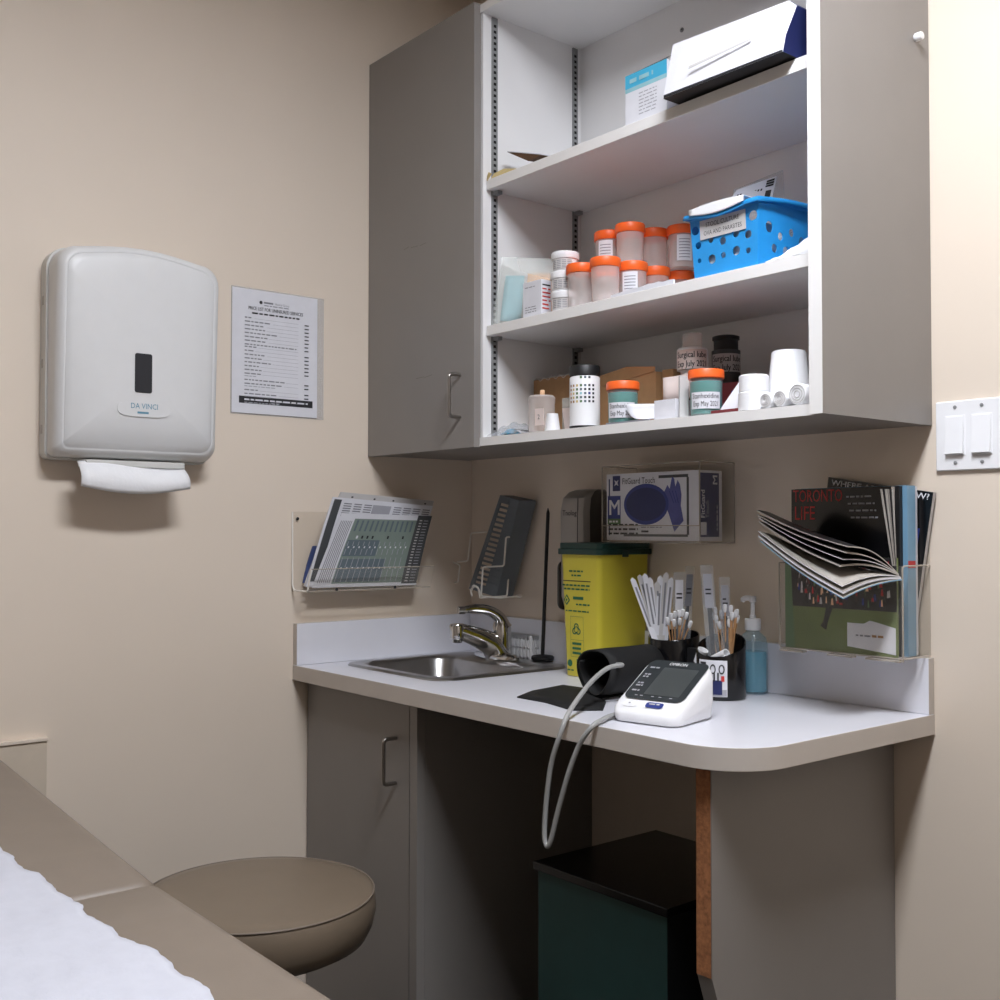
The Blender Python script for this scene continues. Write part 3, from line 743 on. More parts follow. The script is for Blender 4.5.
sheet('white_folder', 'white card folder with punched top edge, rearmost in file holder', 'folder', [(304, 586), (413, 583), (434, 501), (341, 492)], .030, .062, 'paper2', .003, deco_back)
sheet('newsletter', 'printed newsletter sheet with dark left stripe in file holder', 'paper', [(306, 587), (412, 584), (433, 506), (333, 497)], .044, .080, 'paper', .002, deco_news)
sheet('colour_chart', 'green and grey chart sheet, frontmost in file holder', 'chart', [(312, 588), (416, 585), (432, 516), (342, 513)], .058, .094, 'paper', .001, deco_chart)

# ------------------------------------------------------------------ light switch
sw = thing('light_switch', 'white double rocker light switch plate on right of back wall', 'light switch', (1.35, 0, 1.37))
x0, x1, z0, z1 = 1.290, 1.406, 1.311, 1.428
MB().box((x0, -.0065, z0), (x1, -.0006, z1), 'white_gloss').build('plate', sw, bev=.0025)
for i, cx in enumerate((1.325, 1.371)):
    MB().box((cx-.0175, -.0078, 1.336), (cx+.0175, -.0066, 1.403), 'white').build('switch_frame', sw, bev=.0006)
    r = MB(); o = .004
    r.prism([(cx-.0155, y, z) for y, z in ((-.0079, 1.338), (-.0079-.006, 1.339), (-.0079-.003, 1.3695), (-.0079-.001, 1.401), (-.0079, 1.401))], (.031, 0, 0), 'white_gloss'); r.build('rocker', sw, bev=.0005)
    for z in (1.324, 1.417):
        q = MB(); q.T = Matrix.Translation((cx, -.0065, z)) @ Matrix.Rotation(PI/2, 4, 'X'); q.lathe([(.0032, 0), (.003, .0012), (.001, .0018)], (0, 0, 0), 'zinc', 14); q.build('screw', sw)

# ------------------------------------------------------------------ magazine rack
mr_ = thing('acrylic_magazine_rack', 'clear acrylic magazine rack resting above right backsplash', 'magazine rack', (1.15, -.05, .998))
rx0, rx1, ry, rz = 1.030, 1.275, -.088, ZC+BS+.003
a = MB(); zr = 1.152
a.box((rx0, -.0035, rz), (rx1, -.001, zr+.05), 'clear'); a.box((rx0, ry, rz), (rx1, ry+.0025, zr), 'clear')
a.box((rx0, ry, rz), (rx0+.0025, -.001, zr), 'clear'); a.box((rx1-.0025, ry, rz), (rx1, -.001, zr), 'clear'); a.box((rx0, ry, rz-.0025), (rx1, -.001, rz), 'clear')
a.build('acrylic_body', mr_)
e = MB()
e.tube(fillet([(rx0, ry, zr), (rx0, ry, rz), (rx1, ry, rz), (rx1, ry, zr), (rx1, -.002, zr)], .006, 4), .0014, 'cleargrey', 6)
e.tube([(rx1, ry, rz), (rx1, -.003, rz)], .0014, 'cleargrey', 6); e.tube([(rx0, ry, zr), (rx0, -.003, zr)], .0012, 'cleargrey', 6)
e.build('polished_edge', mr_)
for xa, xb in ((rx0, rx0+.05), (rx0+.10, rx0+.15), (rx1-.07, rx1-.005)): MB().box((xa, ry-.002, rz-.0065), (xb, ry+.012, rz-.0026), 'cleargrey').build('rib', mr_, bev=.001)
# magazines
zb_ = rz+.001
def magbox(name, label, x0, x1, y0, y1, z1, cov, spine, deco=None, tilt=0):
    b = MB(); b.T = Matrix.Translation((x1, (y0+y1)/2, zb_)) @ Matrix.Rotation(tilt, 4, 'Y') @ Matrix.Translation((-x1, -(y0+y1)/2, -zb_))
    b.box((x0, y0, zb_), (x1, y1, z1), cov, xp=spine, zp='pages', zm='pages')
    if deco: deco(b)
    return solo(b, name, label, 'magazine', ((x0+x1)/2, (y0+y1)/2, zb_))
def d_where(b):
    b.text('WHERE ARE WE NOW?', (1.046, -.0148, 1.2655), EX, EZ, .0145, 'paper', bold=True, width=.193)
    b.quad((1.212, -.0148, 1.185), (1.230, -.0148, 1.185), (1.230, -.0148, 1.215), (1.212, -.0148, 1.215), 'navy2')
magbox('magazine', 'black magazine headed WHERE, rearmost in rack and leaning right', 1.038, 1.245, -.0145, -.006, 1.279, 'black_gloss', 'paper2', d_where, math.radians(9.2))
magbox('magazine', 'white-edged magazine right behind the blue-spined one in rack', 1.06, 1.262, -.030, -.018, 1.286, 'paper2', 'paper')
def d_blue(b):
    b.quad((1.2662, -.055, 1.148), (1.2662, -.032, 1.148), (1.2662, -.032, 1.160), (1.2662, -.055, 1.160), 'red')
magbox('magazine', 'thick magazine with a light blue spine and red band in rack', 1.055, 1.266, -.056, -.031, 1.287, 'bluemag', 'bluemag', d_blue)
magbox('magazine', 'black-spined magazine in front of the blue-spined one in rack', 1.05, 1.258, -.0665, -.0575, 1.286, 'black', 'black')
def d_tor(b):
    y_ = -.0783
    b.text('TORONTO', (1.054, y_, 1.262), EX, EZ, .031, 'redtxt', width=.102); b.text('LIFE', (1.056, y_, 1.230), EX, EZ, .035, 'redtxt', width=.044)
    for i in range(6):
        P_, Q_ = Y(-.0845-.0012*i, 895-i*.6, 566), Y(-.0855-.0035*i, 891.5-i*2.3, 489); b.prism([P_, P_+EX*.0025, Q_+EX*.0035, Q_], (0, .0012, 0), ['pages', 'magdark', 'pages_grey', 'pages', 'magdark', 'pages'][i])
    for i in range(4): b.bars((1.164+.003*i, y_, 1.268-.012*i), EX, EZ, .052, .0028, 'ink_lite', lift=.0006)
magbox('magazine', 'black magazine titled TORONTO LIFE in red in the rack', 1.050, 1.250, -.0782, -.0675, 1.285, 'black_gloss', 'pages', d_tor)
# front magazine: cover photo of a green field in the rack, its upper pages flopping forward
fm = thing('magazine', 'floppy magazine with green field cover, its upper pages flopping forward out of rack', 'magazine', (1.15, -.083, zb_))
b = MB(); yf2 = -.0842
b.box((1.040, yf2, zb_), (1.262, yf2+.005, 1.165), 'grass')
b.quad((1.040, yf2-.0003, 1.075), (1.262, yf2-.0003, 1.075), (1.262, yf2-.0003, 1.165), (1.040, yf2-.0003, 1.165), 'magdark')
for i in range(170):
    x = 1.062+random.random()*.188; z = 1.080+random.random()*.072; k = random.choice(['red', 'paper2', 'mgreen', 'crowd', 'peach', 'black', 'navy2', 'crowd', 'black'])
    w_ = .003+random.random()*.0035; b.quad((x, yf2-.0006-i*.00001, z), (x+w_, yf2-.0006-i*.00001, z), (x+w_*.7, yf2-.0006-i*.00001, z+.012), (x+w_*.2, yf2-.0006-i*.00001, z+.011), k)
b.quad((1.040, yf2-.0005, zb_), (1.060, yf2-.0005, zb_), (1.052, yf2-.0005, 1.165), (1.040, yf2-.0005, 1.165), 'mgreen')
b.poly([(1.128, yf2-.0006, 1.085), (1.143, yf2-.0006, 1.085), (1.130, yf2-.0006, 1.052), (1.126, yf2-.0006, 1.036), (1.114, yf2-.0006, 1.043), (1.120, yf2-.0006, 1.05)], 'magdark')
b.poly([(1.168, yf2-.0006, zb_+.012), (1.260, yf2-.0006, zb_+.004), (1.260, yf2-.0006, 1.048), (1.228, yf2-.0006, 1.055), (1.212, yf2-.0006, 1.058), (1.200, yf2-.0006, 1.052), (1.168, yf2-.0006, 1.052)], 'paper')
b.bars((1.185, yf2-.0009, 1.030), EX, EZ, .028, .003, 'ink_grey'); b.bars((1.216, yf2-.0009, 1.030), EX, EZ, .022, .004, 'kraft')
b.build('cover', fm)
def leaf(L, R, H, B, bulge, k, th=.003, name='page_bundle'):
    b = MB(); n = (R-L).cross(H-R).normalized()
    if n.z < 0: n = -n
    def f(s, t):
        a = L.lerp(R, s); c = B.lerp(H, s); return a.lerp(c, t)+EZ*(bulge*math.sin(PI*t)*(1-.3*s))-EZ*.006*math.sin(PI*s)*(1-t)
    b.grid(f, 10, 10, k[0]); b.grid(lambda s, t: f(s, t)-EZ*th, 10, 10, k[1])
    for i in range(10):
        b.quad(f(i/10, 0), f((i+1)/10, 0), f((i+1)/10, 0)-EZ*th, f(i/10, 0)-EZ*th, k[2])
        b.quad(f(1, i/10), f(1, (i+1)/10), f(1, (i+1)/10)-EZ*th, f(1, i/10)-EZ*th, k[2]); b.quad(f(0, i/10), f(0, (i+1)/10), f(0, (i+1)/10)-EZ*th, f(0, i/10)-EZ*th, k[2])
    return b.build(name, fm)
Hh = Y(-.093, 898, 574); 
leaf(Y(-.200, 757, 510), Y(-.215, 848, 546), Y(-.094, 897, 572), Y(-.094, 800, 545), .018, ('magdark', 'black', 'pages'), .002)
leaf(Y(-.195, 757, 514), Y(-.213, 846, 552), Y(-.0945, 898, 573), Y(-.0945, 800, 549), .012, ('pages_grey', 'magdark', 'pages'), .002)
leaf(Y(-.195, 758, 517), Y(-.214, 843, 559), Y(-.0948, 898.5, 573.5), Y(-.0948, 800, 551), .012, ('magdark', 'pages_grey', 'paper2'), .0015)
leaf(Y(-.198, 758, 531), Y(-.224, 842, 586), Y(-.0953, 900, 576), Y(-.0953, 800, 558), .011, ('pages', 'pages_grey', 'paper'), .0012)
leaf(Y(-.195, 759, 521), Y(-.213, 840, 565), Y(-.095, 899, 574), Y(-.095, 800, 553), .012, ('magdark', 'black', 'pages'), .003)
leaf(Y(-.200, 758, 535), Y(-.225, 843, 592), Y(-.0955, 901, 577), Y(-.0955, 800, 560), .010, ('pages_grey', 'magdark', 'paper'), .003)
leaf(Y(-.200, 760, 540), Y(-.225, 843, 598), Y(-.096, 902, 579), Y(-.096, 800, 563), .008, ('pages', 'grass', 'bluemag'), .002)

# ------------------------------------------------------------------ blood pressure monitor, hose, cuff
bpm = thing('blood_pressure_monitor', 'white desktop blood pressure monitor with dark screen on worktop', 'monitor', (1.03, -.395, ZC))
O = V((1.026, -.395, ZC)); ang = math.atan2(.025, .125)
ux = V((math.cos(ang), math.sin(ang), 0)); uy = V((-math.sin(ang), math.cos(ang), 0))
def mp(x, y, z): return O+ux*x+uy*y+EZ*z
hwx, hy0, hy1 = .0635, -.066, .066
def mprof(ins, tt):      # rounded footprint, rising roof
    return rrect(-hwx+ins, hy0+ins, hwx-ins, hy1-ins, .022, 5)
def roof(y): return .017+(.091-.017)*((y-hy0)/(hy1-hy0))**.9 if y > hy0 else .017
b = MB(); secs = []
for ins, zf_ in ((.006, 0.0), (.002, .06), (0, .35), (0, .8), (.002, .93), (.005, 1.0)):
    secs.append([mp(x, y, .001+(roof(y)-.001)*zf_) for x, y in mprof(ins, 0)])
n = len(secs[0]); vs = [p for s_ in secs for p in s_]; fs = []
for j in range(len(secs)-1):
    for i in range(n): fs.append((j*n+i, j*n+(i+1)%n, (j+1)*n+(i+1)%n, (j+1)*n+i))
fs += [tuple(range(n))[::-1], tuple(range((len(secs)-1)*n, len(secs)*n))]
b.add(vs, fs, 'white_gloss'); b.build('housing', bpm, ang=50)
def rp(x, y, l): return mp(x, y, roof(y)+l)
def rpatch(mb, x0, y0, x1, y1, r, l, k):
    P = rrect(x0, y0, x1, y1, r, 5); mb.add([rp(0*(x0+x1)/2+(x0+x1)/2, (y0+y1)/2, l)]+[rp(x, y, l) for x, y in P], [(0, i+1, (i+1) % len(P)+1) for i in range(len(P))], k)
sc = MB(); rpatch(sc, -.056, -.039, .056, .059, .013, .0014, 'screen'); rpatch(sc, -.022, -.028, .044, .040, .002, .0020, 'lcd')
xd = ux; yd = (rp(0, .02, 0)-rp(0, .01, 0)).normalized()
def sd_(x, y, l=.0028): return rp(x, y, l)
sc.text('OMRON', sd_(0, .045), xd, yd, .011, 'white', bold=True, width=.034, align='c')
for y, w_ in ((.034, .018), (.016, .014), (.010, .014), (-.006, .013), (-.012, .013), (-.024, .014)): sc.bars(sd_(-.047, y), xd, yd, w_, .004, 'ink_lite', word=.008)
for x in (-.035, -.025, -.004, .010, .03): sc.bars(sd_(x, -.034), xd, yd, .005, .002, 'ink_lite')
sc.build('display', bpm)
bt_ = MB(); rpatch(bt_, -.004, -.055, .028, -.044, .004, .002, 'navy2'); bt_.bars(rp(.002, -.050, .0028), xd, yd, .02, .003, 'paper2'); bt_.build('start_button', bpm)
b2_ = MB(); rpatch(b2_, -.046, -.056, -.022, -.044, .005, .0014, 'white'); b2_.bars(rp(-.036, -.051, .002), xd, yd, .003, .003, 'ink_grey'); b2_.build('memory_button', bpm)

cf = thing('blood_pressure_cuff', 'black fabric blood pressure cuff rolled up left of the monitor', 'cuff', (.81, -.26, ZC))
b = MB(); R_ = .0455; cxx, czz = .800, ZC+R_+.0015
y0c, y1c = -.335, -.188
def spiral(a):
    r = R_-.0035*a/(2*PI); return r
def cf_(s, t):
    a = -PI/2-s*2*PI*1.35; r = R_-.008*s; y = y0c+(y1c-y0c)*t; w_ = 1+.03*math.sin(7*t)*s
    return V((cxx+r*1.0*math.cos(a)*w_, y+.006*math.sin(a*2)*(1-t), czz+r*math.sin(a)*w_))
b.grid(cf_, 60, 6, 'black_mat'); b.build('rolled_band', cf, solid=.003)
fl = MB(); P0 = [Z(ZC, 517, 698), Z(ZC, 532, 692), Z(ZC, 563, 686), Z(ZC, 590, 690), Z(ZC, 606, 703), Z(ZC, 603, 711), Z(ZC, 572, 711), Z(ZC, 545, 703)]
P0 = [p+EZ*.0015 for p in P0]
cc_ = sum(P0, V((0, 0, 0)))/len(P0)+EZ*.004
vs = [cc_]+[q.lerp(cc_, .35)+EZ*.0022*(1+math.sin(i*2.1)) for i, q in enumerate(P0)]+P0; k_ = len(P0)
fs = [(0, 1+i, 1+(i+1)%k_) for i in range(k_)]+[(1+i, 1+k_+i, 1+k_+(i+1)%k_, 1+(i+1)%k_) for i in range(k_)]
fl.add(vs, fs, 'black_mat'); fl.build('loose_flap', cf, solid=.0025)
ho = MB()
path = [V((.812, -.300, .962)), Y(-.335, 622, 665), Y(-.365, 608, 668), Y(-.42, 592, 681), Y(-.485, 577, 700), Y(-.528, 567, 716), Y(-.545, 560, 735), Y(-.548, 551, 765), Y(-.548, 546, 805), Y(-.550, 544.5, 835), Y(-.551, 547, 846), Y(-.550, 551, 840), Y(-.549, 557, 815), Y(-.547, 568, 775), Y(-.543, 578, 748)]
path += [Y(-.540, 586, 734), Y(-.530, 594, 725), Z(ZC+.006, 602, 720), Z(ZC+.006, 611, 716), mp(-.0655, .01, .007)]
ho.tube(cr(path, 6), .0042, 'grey_tube', 12)
solo(ho, 'air_hose', 'grey rubber hose looping from cuff over the worktop edge to the monitor', 'hose', (.9, -.52, .8))

# ------------------------------------------------------------------ desk organiser and its contents
og = thing('desk_organiser', 'black plastic desk organiser with joined round cups and picture label', 'organiser', (.88, -.13, ZC))
def cup_mesh(cx, cy, r, h0, h1, adir):
    """open cup with a rim slanting from h0 to h1 towards adir"""
    b = MB(); seg = 40; vs = []; d = V((math.cos(adir), math.sin(adir)))
    def rim(a): return (h0+h1)/2+(h1-h0)/2*(math.cos(a)*d.x+math.sin(a)*d.y)
    rows = [(r-.002, lambda a: 0), (r, lambda a: .004), (r, rim), (r-.0012, lambda a: rim(a)+.0015), (r-.003, rim), (r-.003, lambda a: .004)]
    for rr_, hf in rows:
        for i in range(seg):
            a = 2*PI*i/seg; vs.append((cx+rr_*math.cos(a), cy+rr_*math.sin(a), ZC+.001+hf(a)))
    fs = [(j*seg+i, j*seg+(i+1)%seg, (j+1)*seg+(i+1)%seg, (j+1)*seg+i) for j in range(len(rows)-1) for i in range(seg)]
    fs += [tuple(range(seg))[::-1], tuple(range(5*seg, 6*seg))]
    b.add(vs, fs, 'black_gloss'); return b
oc = (.936, -.139, .0455); ob = (.801, -.118, .050)
c2 = cup_mesh(*oc, .078, .115, PI*.6); c2.build('round_cup', og)
c1 = cup_mesh(*ob, .096, .110, PI*.6); c1.build('round_cup', og)
dv = MB(); dv.box((.935, -.180, ZC+.01), (.937, -.098, ZC+.075), 'black'); dv.build('divider', og); dv = MB(); dv.box((.851, -.136, ZC+.005), (.8905, -.122, ZC+.085), 'black'); dv.build('joining_web', og)
lb = MB()
def cyl(cx, cy, r, a_mid, zbase):
    def f(x, z): a = a_mid+x/r; return V((cx+r*math.cos(a), cy+r*math.sin(a), zbase+z))
    return f
am = -PI/2+.30; fl_ = cyl(oc[0], oc[1], oc[2]+.0008, am, ZC)
lb.grid(lambda s, t: fl_(-.029+.058*s, .008+.066*t), 12, 1, 'paper')
fi = cyl(oc[0], oc[1], oc[2]+.0013, am, ZC)
lb.grid(lambda s, t: fi(-.028+.056*s, .009+.012*t), 10, 1, 'ink_lite')
lb.grid(lambda s, t: fi(-.025+.014*s, .066+.004*t), 3, 1, 'ink')
fk = cyl(oc[0], oc[1], oc[2]+.0017, am, ZC)
lb.grid(lambda s, t: fk(-.004+(.024)*s, .012+.026*t), 6, 1, 'navy')
for q in (-.002, .014):
    for i in range(14):
        a0_, a1_ = 2*PI*i/14, 2*PI*(i+1)/14
        lb.quad(fk(q+.005+.0055*math.cos(a0_), .058+.009*math.sin(a0_)), fk(q+.005+.0055*math.cos(a1_), .058+.009*math.sin(a1_)), fk(q+.005+.0035*math.cos(a1_), .058+.0065*math.sin(a1_)), fk(q+.005+.0035*math.cos(a0_), .058+.0065*math.sin(a0_)), 'ink')
lb.grid(lambda s, t: fk(.004+.003*s, .036+.016*t), 2, 1, 'ink'); lb.grid(lambda s, t: fk(.011+.003*s, .036+.016*t), 2, 1, 'ink'); lb.grid(lambda s, t: fk(.018+.006*s, .036+.010*t), 2, 1, 'redtxt')
lb.build('label', og)['label'] = 'white label picturing scissors in a cup'

def pos_in(cup, ang_, rr_): return V((cup[0]+rr_*math.cos(ang_), cup[1]+rr_*math.sin(ang_), ZC+.008))
# wrapped sticks: flat paper sleeves
slv = []
def stick_px(u, v, y): return Y(y, u, v)
GR1 = 'paper-wrapped sticks in the left organiser cup'
n_ = 0
sleeve_specs = [((633, 580), -.135, 'paper'), ((640, 577), -.130, 'paper2'), ((645, 576), -.135, 'paper'), ((650, 580), -.128, 'paper'), ((657, 584), -.122, 'paper2'), ((660, 578), -.115, 'paper'), ((666, 575), -.112, 'paper2'), ((671, 580), -.108, 'paper')]
for i, ((u, v), yt, k) in enumerate(sleeve_specs):
    top = Y(yt, u, v); base = V((min(ob[0]+.028, max(ob[0]-.028, 2*(ob[0]-.040)-top.x+.001*i)), ob[1]-.020+.006*(i % 5), ZC+.008)); d_ = (top-base); side = V((RR.x, RR.y, 0)).normalized()*.0062
    b = MB(); nr = V((-FW.x, -FW.y, 0)).normalized()*.0012
    b.prism([base-side, base+side, top+side*.9, top+side*.1+d_.normalized()*.006, top-side*.9], nr, k)
    mid0 = base.lerp(top, .55); mid1 = base.lerp(top, .93)
    b.quad(mid0-side*.3+nr*1.2, mid0+side*.3+nr*1.2, mid1+side*.3+nr*1.2, mid1-side*.3+nr*1.2, 'ink_grey')
    order = ['leftmost', 'second from the left', 'third from the left', 'fourth from the left', 'fifth from the left', 'sixth from the left', 'seventh from the left', 'rightmost'][i]
    solo(b, 'paper_sleeve', 'white paper-wrapped stick in left organiser cup, %s of the wrapped sticks' % order, 'wrapped stick', base, GR1)
# clear packs with dark tools
for i, ((u, v), yt, wd, lab, kk) in enumerate([((679, 572), -.105, .011, 'clear film pouch with printed white tab in left organiser cup', 'paper'), ((690, 566), -.085, .009, 'narrow clear film pouch behind the printed one in left organiser cup', 'dkgrey'),
        ((706, 565), -.125, .012, 'tall clear film pouch with black label, tallest in the organiser', 'ink'), ((724, 577), -.095, .010, 'clear film pouch with dark tool, rightmost in the organiser', 'dkgrey')]):
    cup = ob if i < 2 else oc; top = Y(yt, u, v); base = V((cup[0]+(.012 if i < 2 else -.012+.018*(i-2)), cup[1]+.012*(i % 2), ZC+.008)); side = V((RR.x, RR.y, 0)).normalized()*wd
    nr = V((-FW.x, -FW.y, 0)).normalized()
    t_ = thing('film_pouch', lab, 'pouch', base, 'clear film pouches in the organiser')
    MB().prism([base-side, base+side, top+side, top-side], nr*.0035, 'film').build('film', t_)
    ins_ = MB(); A_, B2 = base.lerp(top, .05), base.lerp(top, .88)
    ins_.prism([A_-side*.35+nr*.001, A_+side*.35+nr*.001, B2+side*.35+nr*.001, B2-side*.35+nr*.001], nr*.0018, 'ink' if i != 0 else 'dkgrey')
    ins_.build('tool', t_)
    tg = MB(); A_, B2 = base.lerp(top, .66), base.lerp(top, .93)
    tg.prism([A_-side*.7+nr*.0037, A_+side*.7+nr*.0037, B2+side*.7+nr*.0037, B2-side*.7+nr*.0037], nr*.0004, 'paper' if i == 0 else ('ink_grey' if i == 1 else 'ink_lite'))
    cl0 = base.lerp(top, .80); xs = side.normalized(); ysd = (top-base).normalized()
    tg.bars(cl0-side*.5+nr*.0043, xs, ysd, wd, .003, 'ink'); tg.bars(cl0-side*.5+nr*.0043-ysd*.008, xs, ysd, wd, .003, 'ink')
    tg.build('printed_tab', t_)
# cotton swabs
def swab(base, top, label, grp):
    t_ = thing('cotton_swab', label, 'swab', base, grp); d_ = (top-base)
    MB().tube([base, top], .0014, 'swab_stick', 6).build('stick', t_)
    e_ = top; dn = d_.normalized()
    MB().tube([e_-dn*.014, e_-dn*.011, e_-dn*.004, e_+dn*.001, e_+dn*.002], [.0014, .0032, .0039, .0033, .0009], 'tissue', 8).build('cotton_tip', t_)
sw1 = [(667, 618), (671, 614), (675, 612), (679, 611), (683, 610), (687, 613), (674, 620), (680, 619), (691, 622)]
for i, (u, v) in enumerate(sw1):
    swab(V((.812-.003*(i % 3), -.128+.004*(i % 4), ZC+.035+.004)), Y(-.150+.004*(i % 3), u, v), 'cotton-tipped wooden swab in the fan at front of the left organiser cup', 'cotton swabs fanned in the left cup')
sw2 = [(708, 606), (715, 608), (722, 612), (727, 609), (732, 613), (736, 611), (738, 616), (724, 618), (719, 622), (729, 620), (734, 622), (712, 613), (725, 605), (731, 606), (728, 615), (721, 611), (716, 616), (737, 610), (733, 619), (726, 623)]
for i, (u, v) in enumerate(sw2):
    swab(V((.924+.004*(i % 5), -.120+.004*(i % 3), ZC+.012)), Y(-.112+.005*(i % 4), u, v), 'cotton-tipped wooden swab in the bunch at back of the right organiser cup', 'cotton swabs bunched in the right cup')
# white caps in the front compartments
cp = MB(); q = Y(-.172, 704, 650); cp.T = Matrix.Translation(V((.908, -.160, ZC+.083))) @ Matrix.Rotation(.5, 4, 'Y'); cp.lathe([(.003, 0), (.010, .0), (.013, .028), (.011, .028), (.003, .004)], (0, 0, -.022), 'white', 20, sx=.8, sy=.8)
solo(cp, 'cone_cup', 'white plastic cone cup in left front well of the organiser', 'cup', (.905, -.158, ZC+.07))
cp = MB(); cp.T = Matrix.Translation(V((.948, -.160, ZC+.078))) @ Matrix.Rotation(1.15, 4, 'Y'); cp.lathe([(.003, -.018), (.0075, -.018), (.009, .020), (.0075, .020), (.002, -.012)], (0, 0, 0), 'white', 20)
solo(cp, 'white_tube', 'short white plastic tube lying in right front well of the organiser', 'tube', (.945, -.160, ZC+.07))

# hand sanitiser
hx, hy_ = .9360, -.045
hs = thing('hand_sanitiser_bottle', 'clear pump bottle of blue hand gel behind the organiser', 'bottle', (hx, hy_, ZC))
MB().lathe([(.024, .001), (.0275, .004), (.0275, .095), (.025, .106), (.013, .117), (.012, .124)], (hx, hy_, ZC), 'bottle', 28, sx=1.08, sy=.85).build('bottle_body', hs)
MB().lathe([(.0225, .004), (.0255, .007), (.0255, .078), (.0245, .080)], (hx, hy_, ZC), 'gel', 28, sx=1.08, sy=.85).build('gel', hs)['label'] = 'blue gel'
pm = MB(); pm.lathe([(.0145, .120), (.0155, .122), (.0155, .140), (.0145, .142), (.006, .143), (.006, .148), (.0042, .149), (.0042, .172), (.0068, .174), (.0068, .183), (.005, .185)], (hx, hy_, ZC), 'white', 24)
pm.tube(cr([(hx, hy_, ZC+.179), (hx-.010, hy_-.003, ZC+.181), (hx-.018, hy_-.005, ZC+.178), (hx-.020, hy_-.006, ZC+.173)], 4), [.0055]*10+[.004]*3, 'white', 10)
pm.build('pump', hs)
MB().tube([(hx, hy_, ZC+.11), (hx+.002, hy_, ZC+.010)], .0022, 'paper2', 8).build('dip_tube', hs)

# ------------------------------------------------------------------ knee-hole box
kb = thing('storage_box', 'dark green box with a black lid in the knee space under the worktop', 'box', (.88, -.25, 0))
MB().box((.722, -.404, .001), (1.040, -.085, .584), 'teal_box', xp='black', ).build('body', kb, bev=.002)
MB().box((.716, -.412, .585), (1.048, -.079, .600), 'black_gloss').build('lid', kb, bev=.002)

# ------------------------------------------------------------------ wall board behind the table
wb = MB(); wb.box((.0008, -1.95, .36), (.014, -1.068, .795), 'wall_board'); wb.box((.0008, -1.95, .7955), (.018, -1.066, .802), 'wall')
solo(wb, 'wall_board', 'beige painted board on left wall behind the exam table', 'board', (0, -1.5, .36), bev=.001)

# ------------------------------------------------------------------ stool
cx, cy, zs = .4895, -.8515, .580; R = .2045
stl = thing('stool', 'round taupe vinyl stool between exam table and base cabinet', 'stool', (cx, cy, 0))
MB().lathe([(.02, zs-.092), (R-.035, zs-.092), (R-.016, zs-.082), (R-.005, zs-.062), (R+.001, zs-.035), (R-.001, zs-.012), (R-.004, zs-.0045)], (cx, cy, 0), 'vinyl2', 64, cap=True).lathe([(R-.0045, zs-.0045), (R-.010, zs-.001), (R-.03, zs+.001), (R*.5, zs+.003), (.005, zs+.0035)], (cx, cy, 0), 'vinyl2', 64).build('seat', stl, ang=60)
s_ = MB(); s_.tube([(cx+(R-.003)*math.cos(2*PI*i/64), cy+(R-.003)*math.sin(2*PI*i/64), zs-.0035) for i in range(65)], .0018, 'vinyl', 6); s_.build('piping', stl)
MB().lathe([(.025, .12), (.025, .30), (.017, .302), (.017, zs-.0925)], (cx, cy, 0), 'chrome', 24).build('column', stl)
for i in range(5):
    a = 2*PI*i/5+.3; dx, dy = math.cos(a), math.sin(a)
    l = MB(); l.tube([(cx+dx*.02, cy+dy*.02, .125), (cx+dx*.12, cy+dy*.12, .10), (cx+dx*.205, cy+dy*.205, .075)], [.018, .014, .011], 'chrome', 12); lo = l.build('leg', stl)
    w_ = MB(); w_.T = Matrix.Translation((cx+dx*.205, cy+dy*.205, .026)) @ Matrix.Rotation(a, 4, 'Z') @ Matrix.Rotation(PI/2, 4, 'X'); w_.lathe([(.022, -.010), (.025, -.007), (.025, .007), (.022, .010)], (0, 0, 0), 'black', 20); w_.T = Matrix.Identity(4)
    w_.tube([(cx+dx*.205, cy+dy*.205, .03), (cx+dx*.205, cy+dy*.205, .075)], .005, 'nickel', 8); w_.build('caster', lo)

# ------------------------------------------------------------------ exam table
et = thing('exam_table', 'taupe vinyl exam table with slightly raised head section', 'exam table', (1.1, -1.5, 0))
ZE = .770; ye, yw_ = -1.197, -1.80
fold = .905
def zhead(x): return ZE+max(0, (fold-x))*.062
def pad(x0, x1, nseg, zf, th=.07, r=.024):
    b = MB(); vs = []; prof = []
    for j in range(7):
        a = PI/2*j/6; prof.append((ye-r+r*math.sin(a), -r+r*math.cos(a)))
    prof = [(yw_+r, 0)]+prof+[(ye, -th+.01), (ye-.01, -th), (yw_+.01, -th), (yw_, -th+.01), (yw_, -r)]
    for i in range(5):
        a = PI/2*i/5; prof.append((yw_+r-r*math.cos(a), -r+r*math.sin(a)))
    xs = [x0, x0+.004, x0+.012]+[x0+.012+(x1-x0-.024)*i/nseg for i in range(1, nseg)]+[x1-.012, x1-.004, x1]
    for i, x in enumerate(xs):
        e_ = {0: .012, 1: .005, 2: .0}.get(i, {len(xs)-1: .012, len(xs)-2: .005}.get(i, 0))
        for y, z in prof:
            ym = (ye+yw_)/2; yy_ = y-math.copysign(min(e_, abs(y-ym)), y-ym) if e_ else y
            vs.append((x, yy_, zf(x)+z-(e_ if z > -th/2 else -e_)))
    n = len(prof)
    fs = [(i*n+j, (i+1)*n+j, (i+1)*n+(j+1)%n, i*n+(j+1)%n) for i in range(len(xs)-1) for j in range(n)]
    fs += [tuple(range(n)), tuple(range((len(xs)-1)*n, len(xs)*n))[::-1]]
    return b.add(vs, fs, 'vinyl')
pad(.055, fold-.001, 6, zhead).build('head_section', et, ang=70)
pad(fold+.001, 1.93, 8, lambda x: ZE).build('cushion', et, ang=70)
b = MB().box((.10, -1.76, .56), (1.88, -1.25, .695), 'lam'); b.build('frame', et, bev=.004)
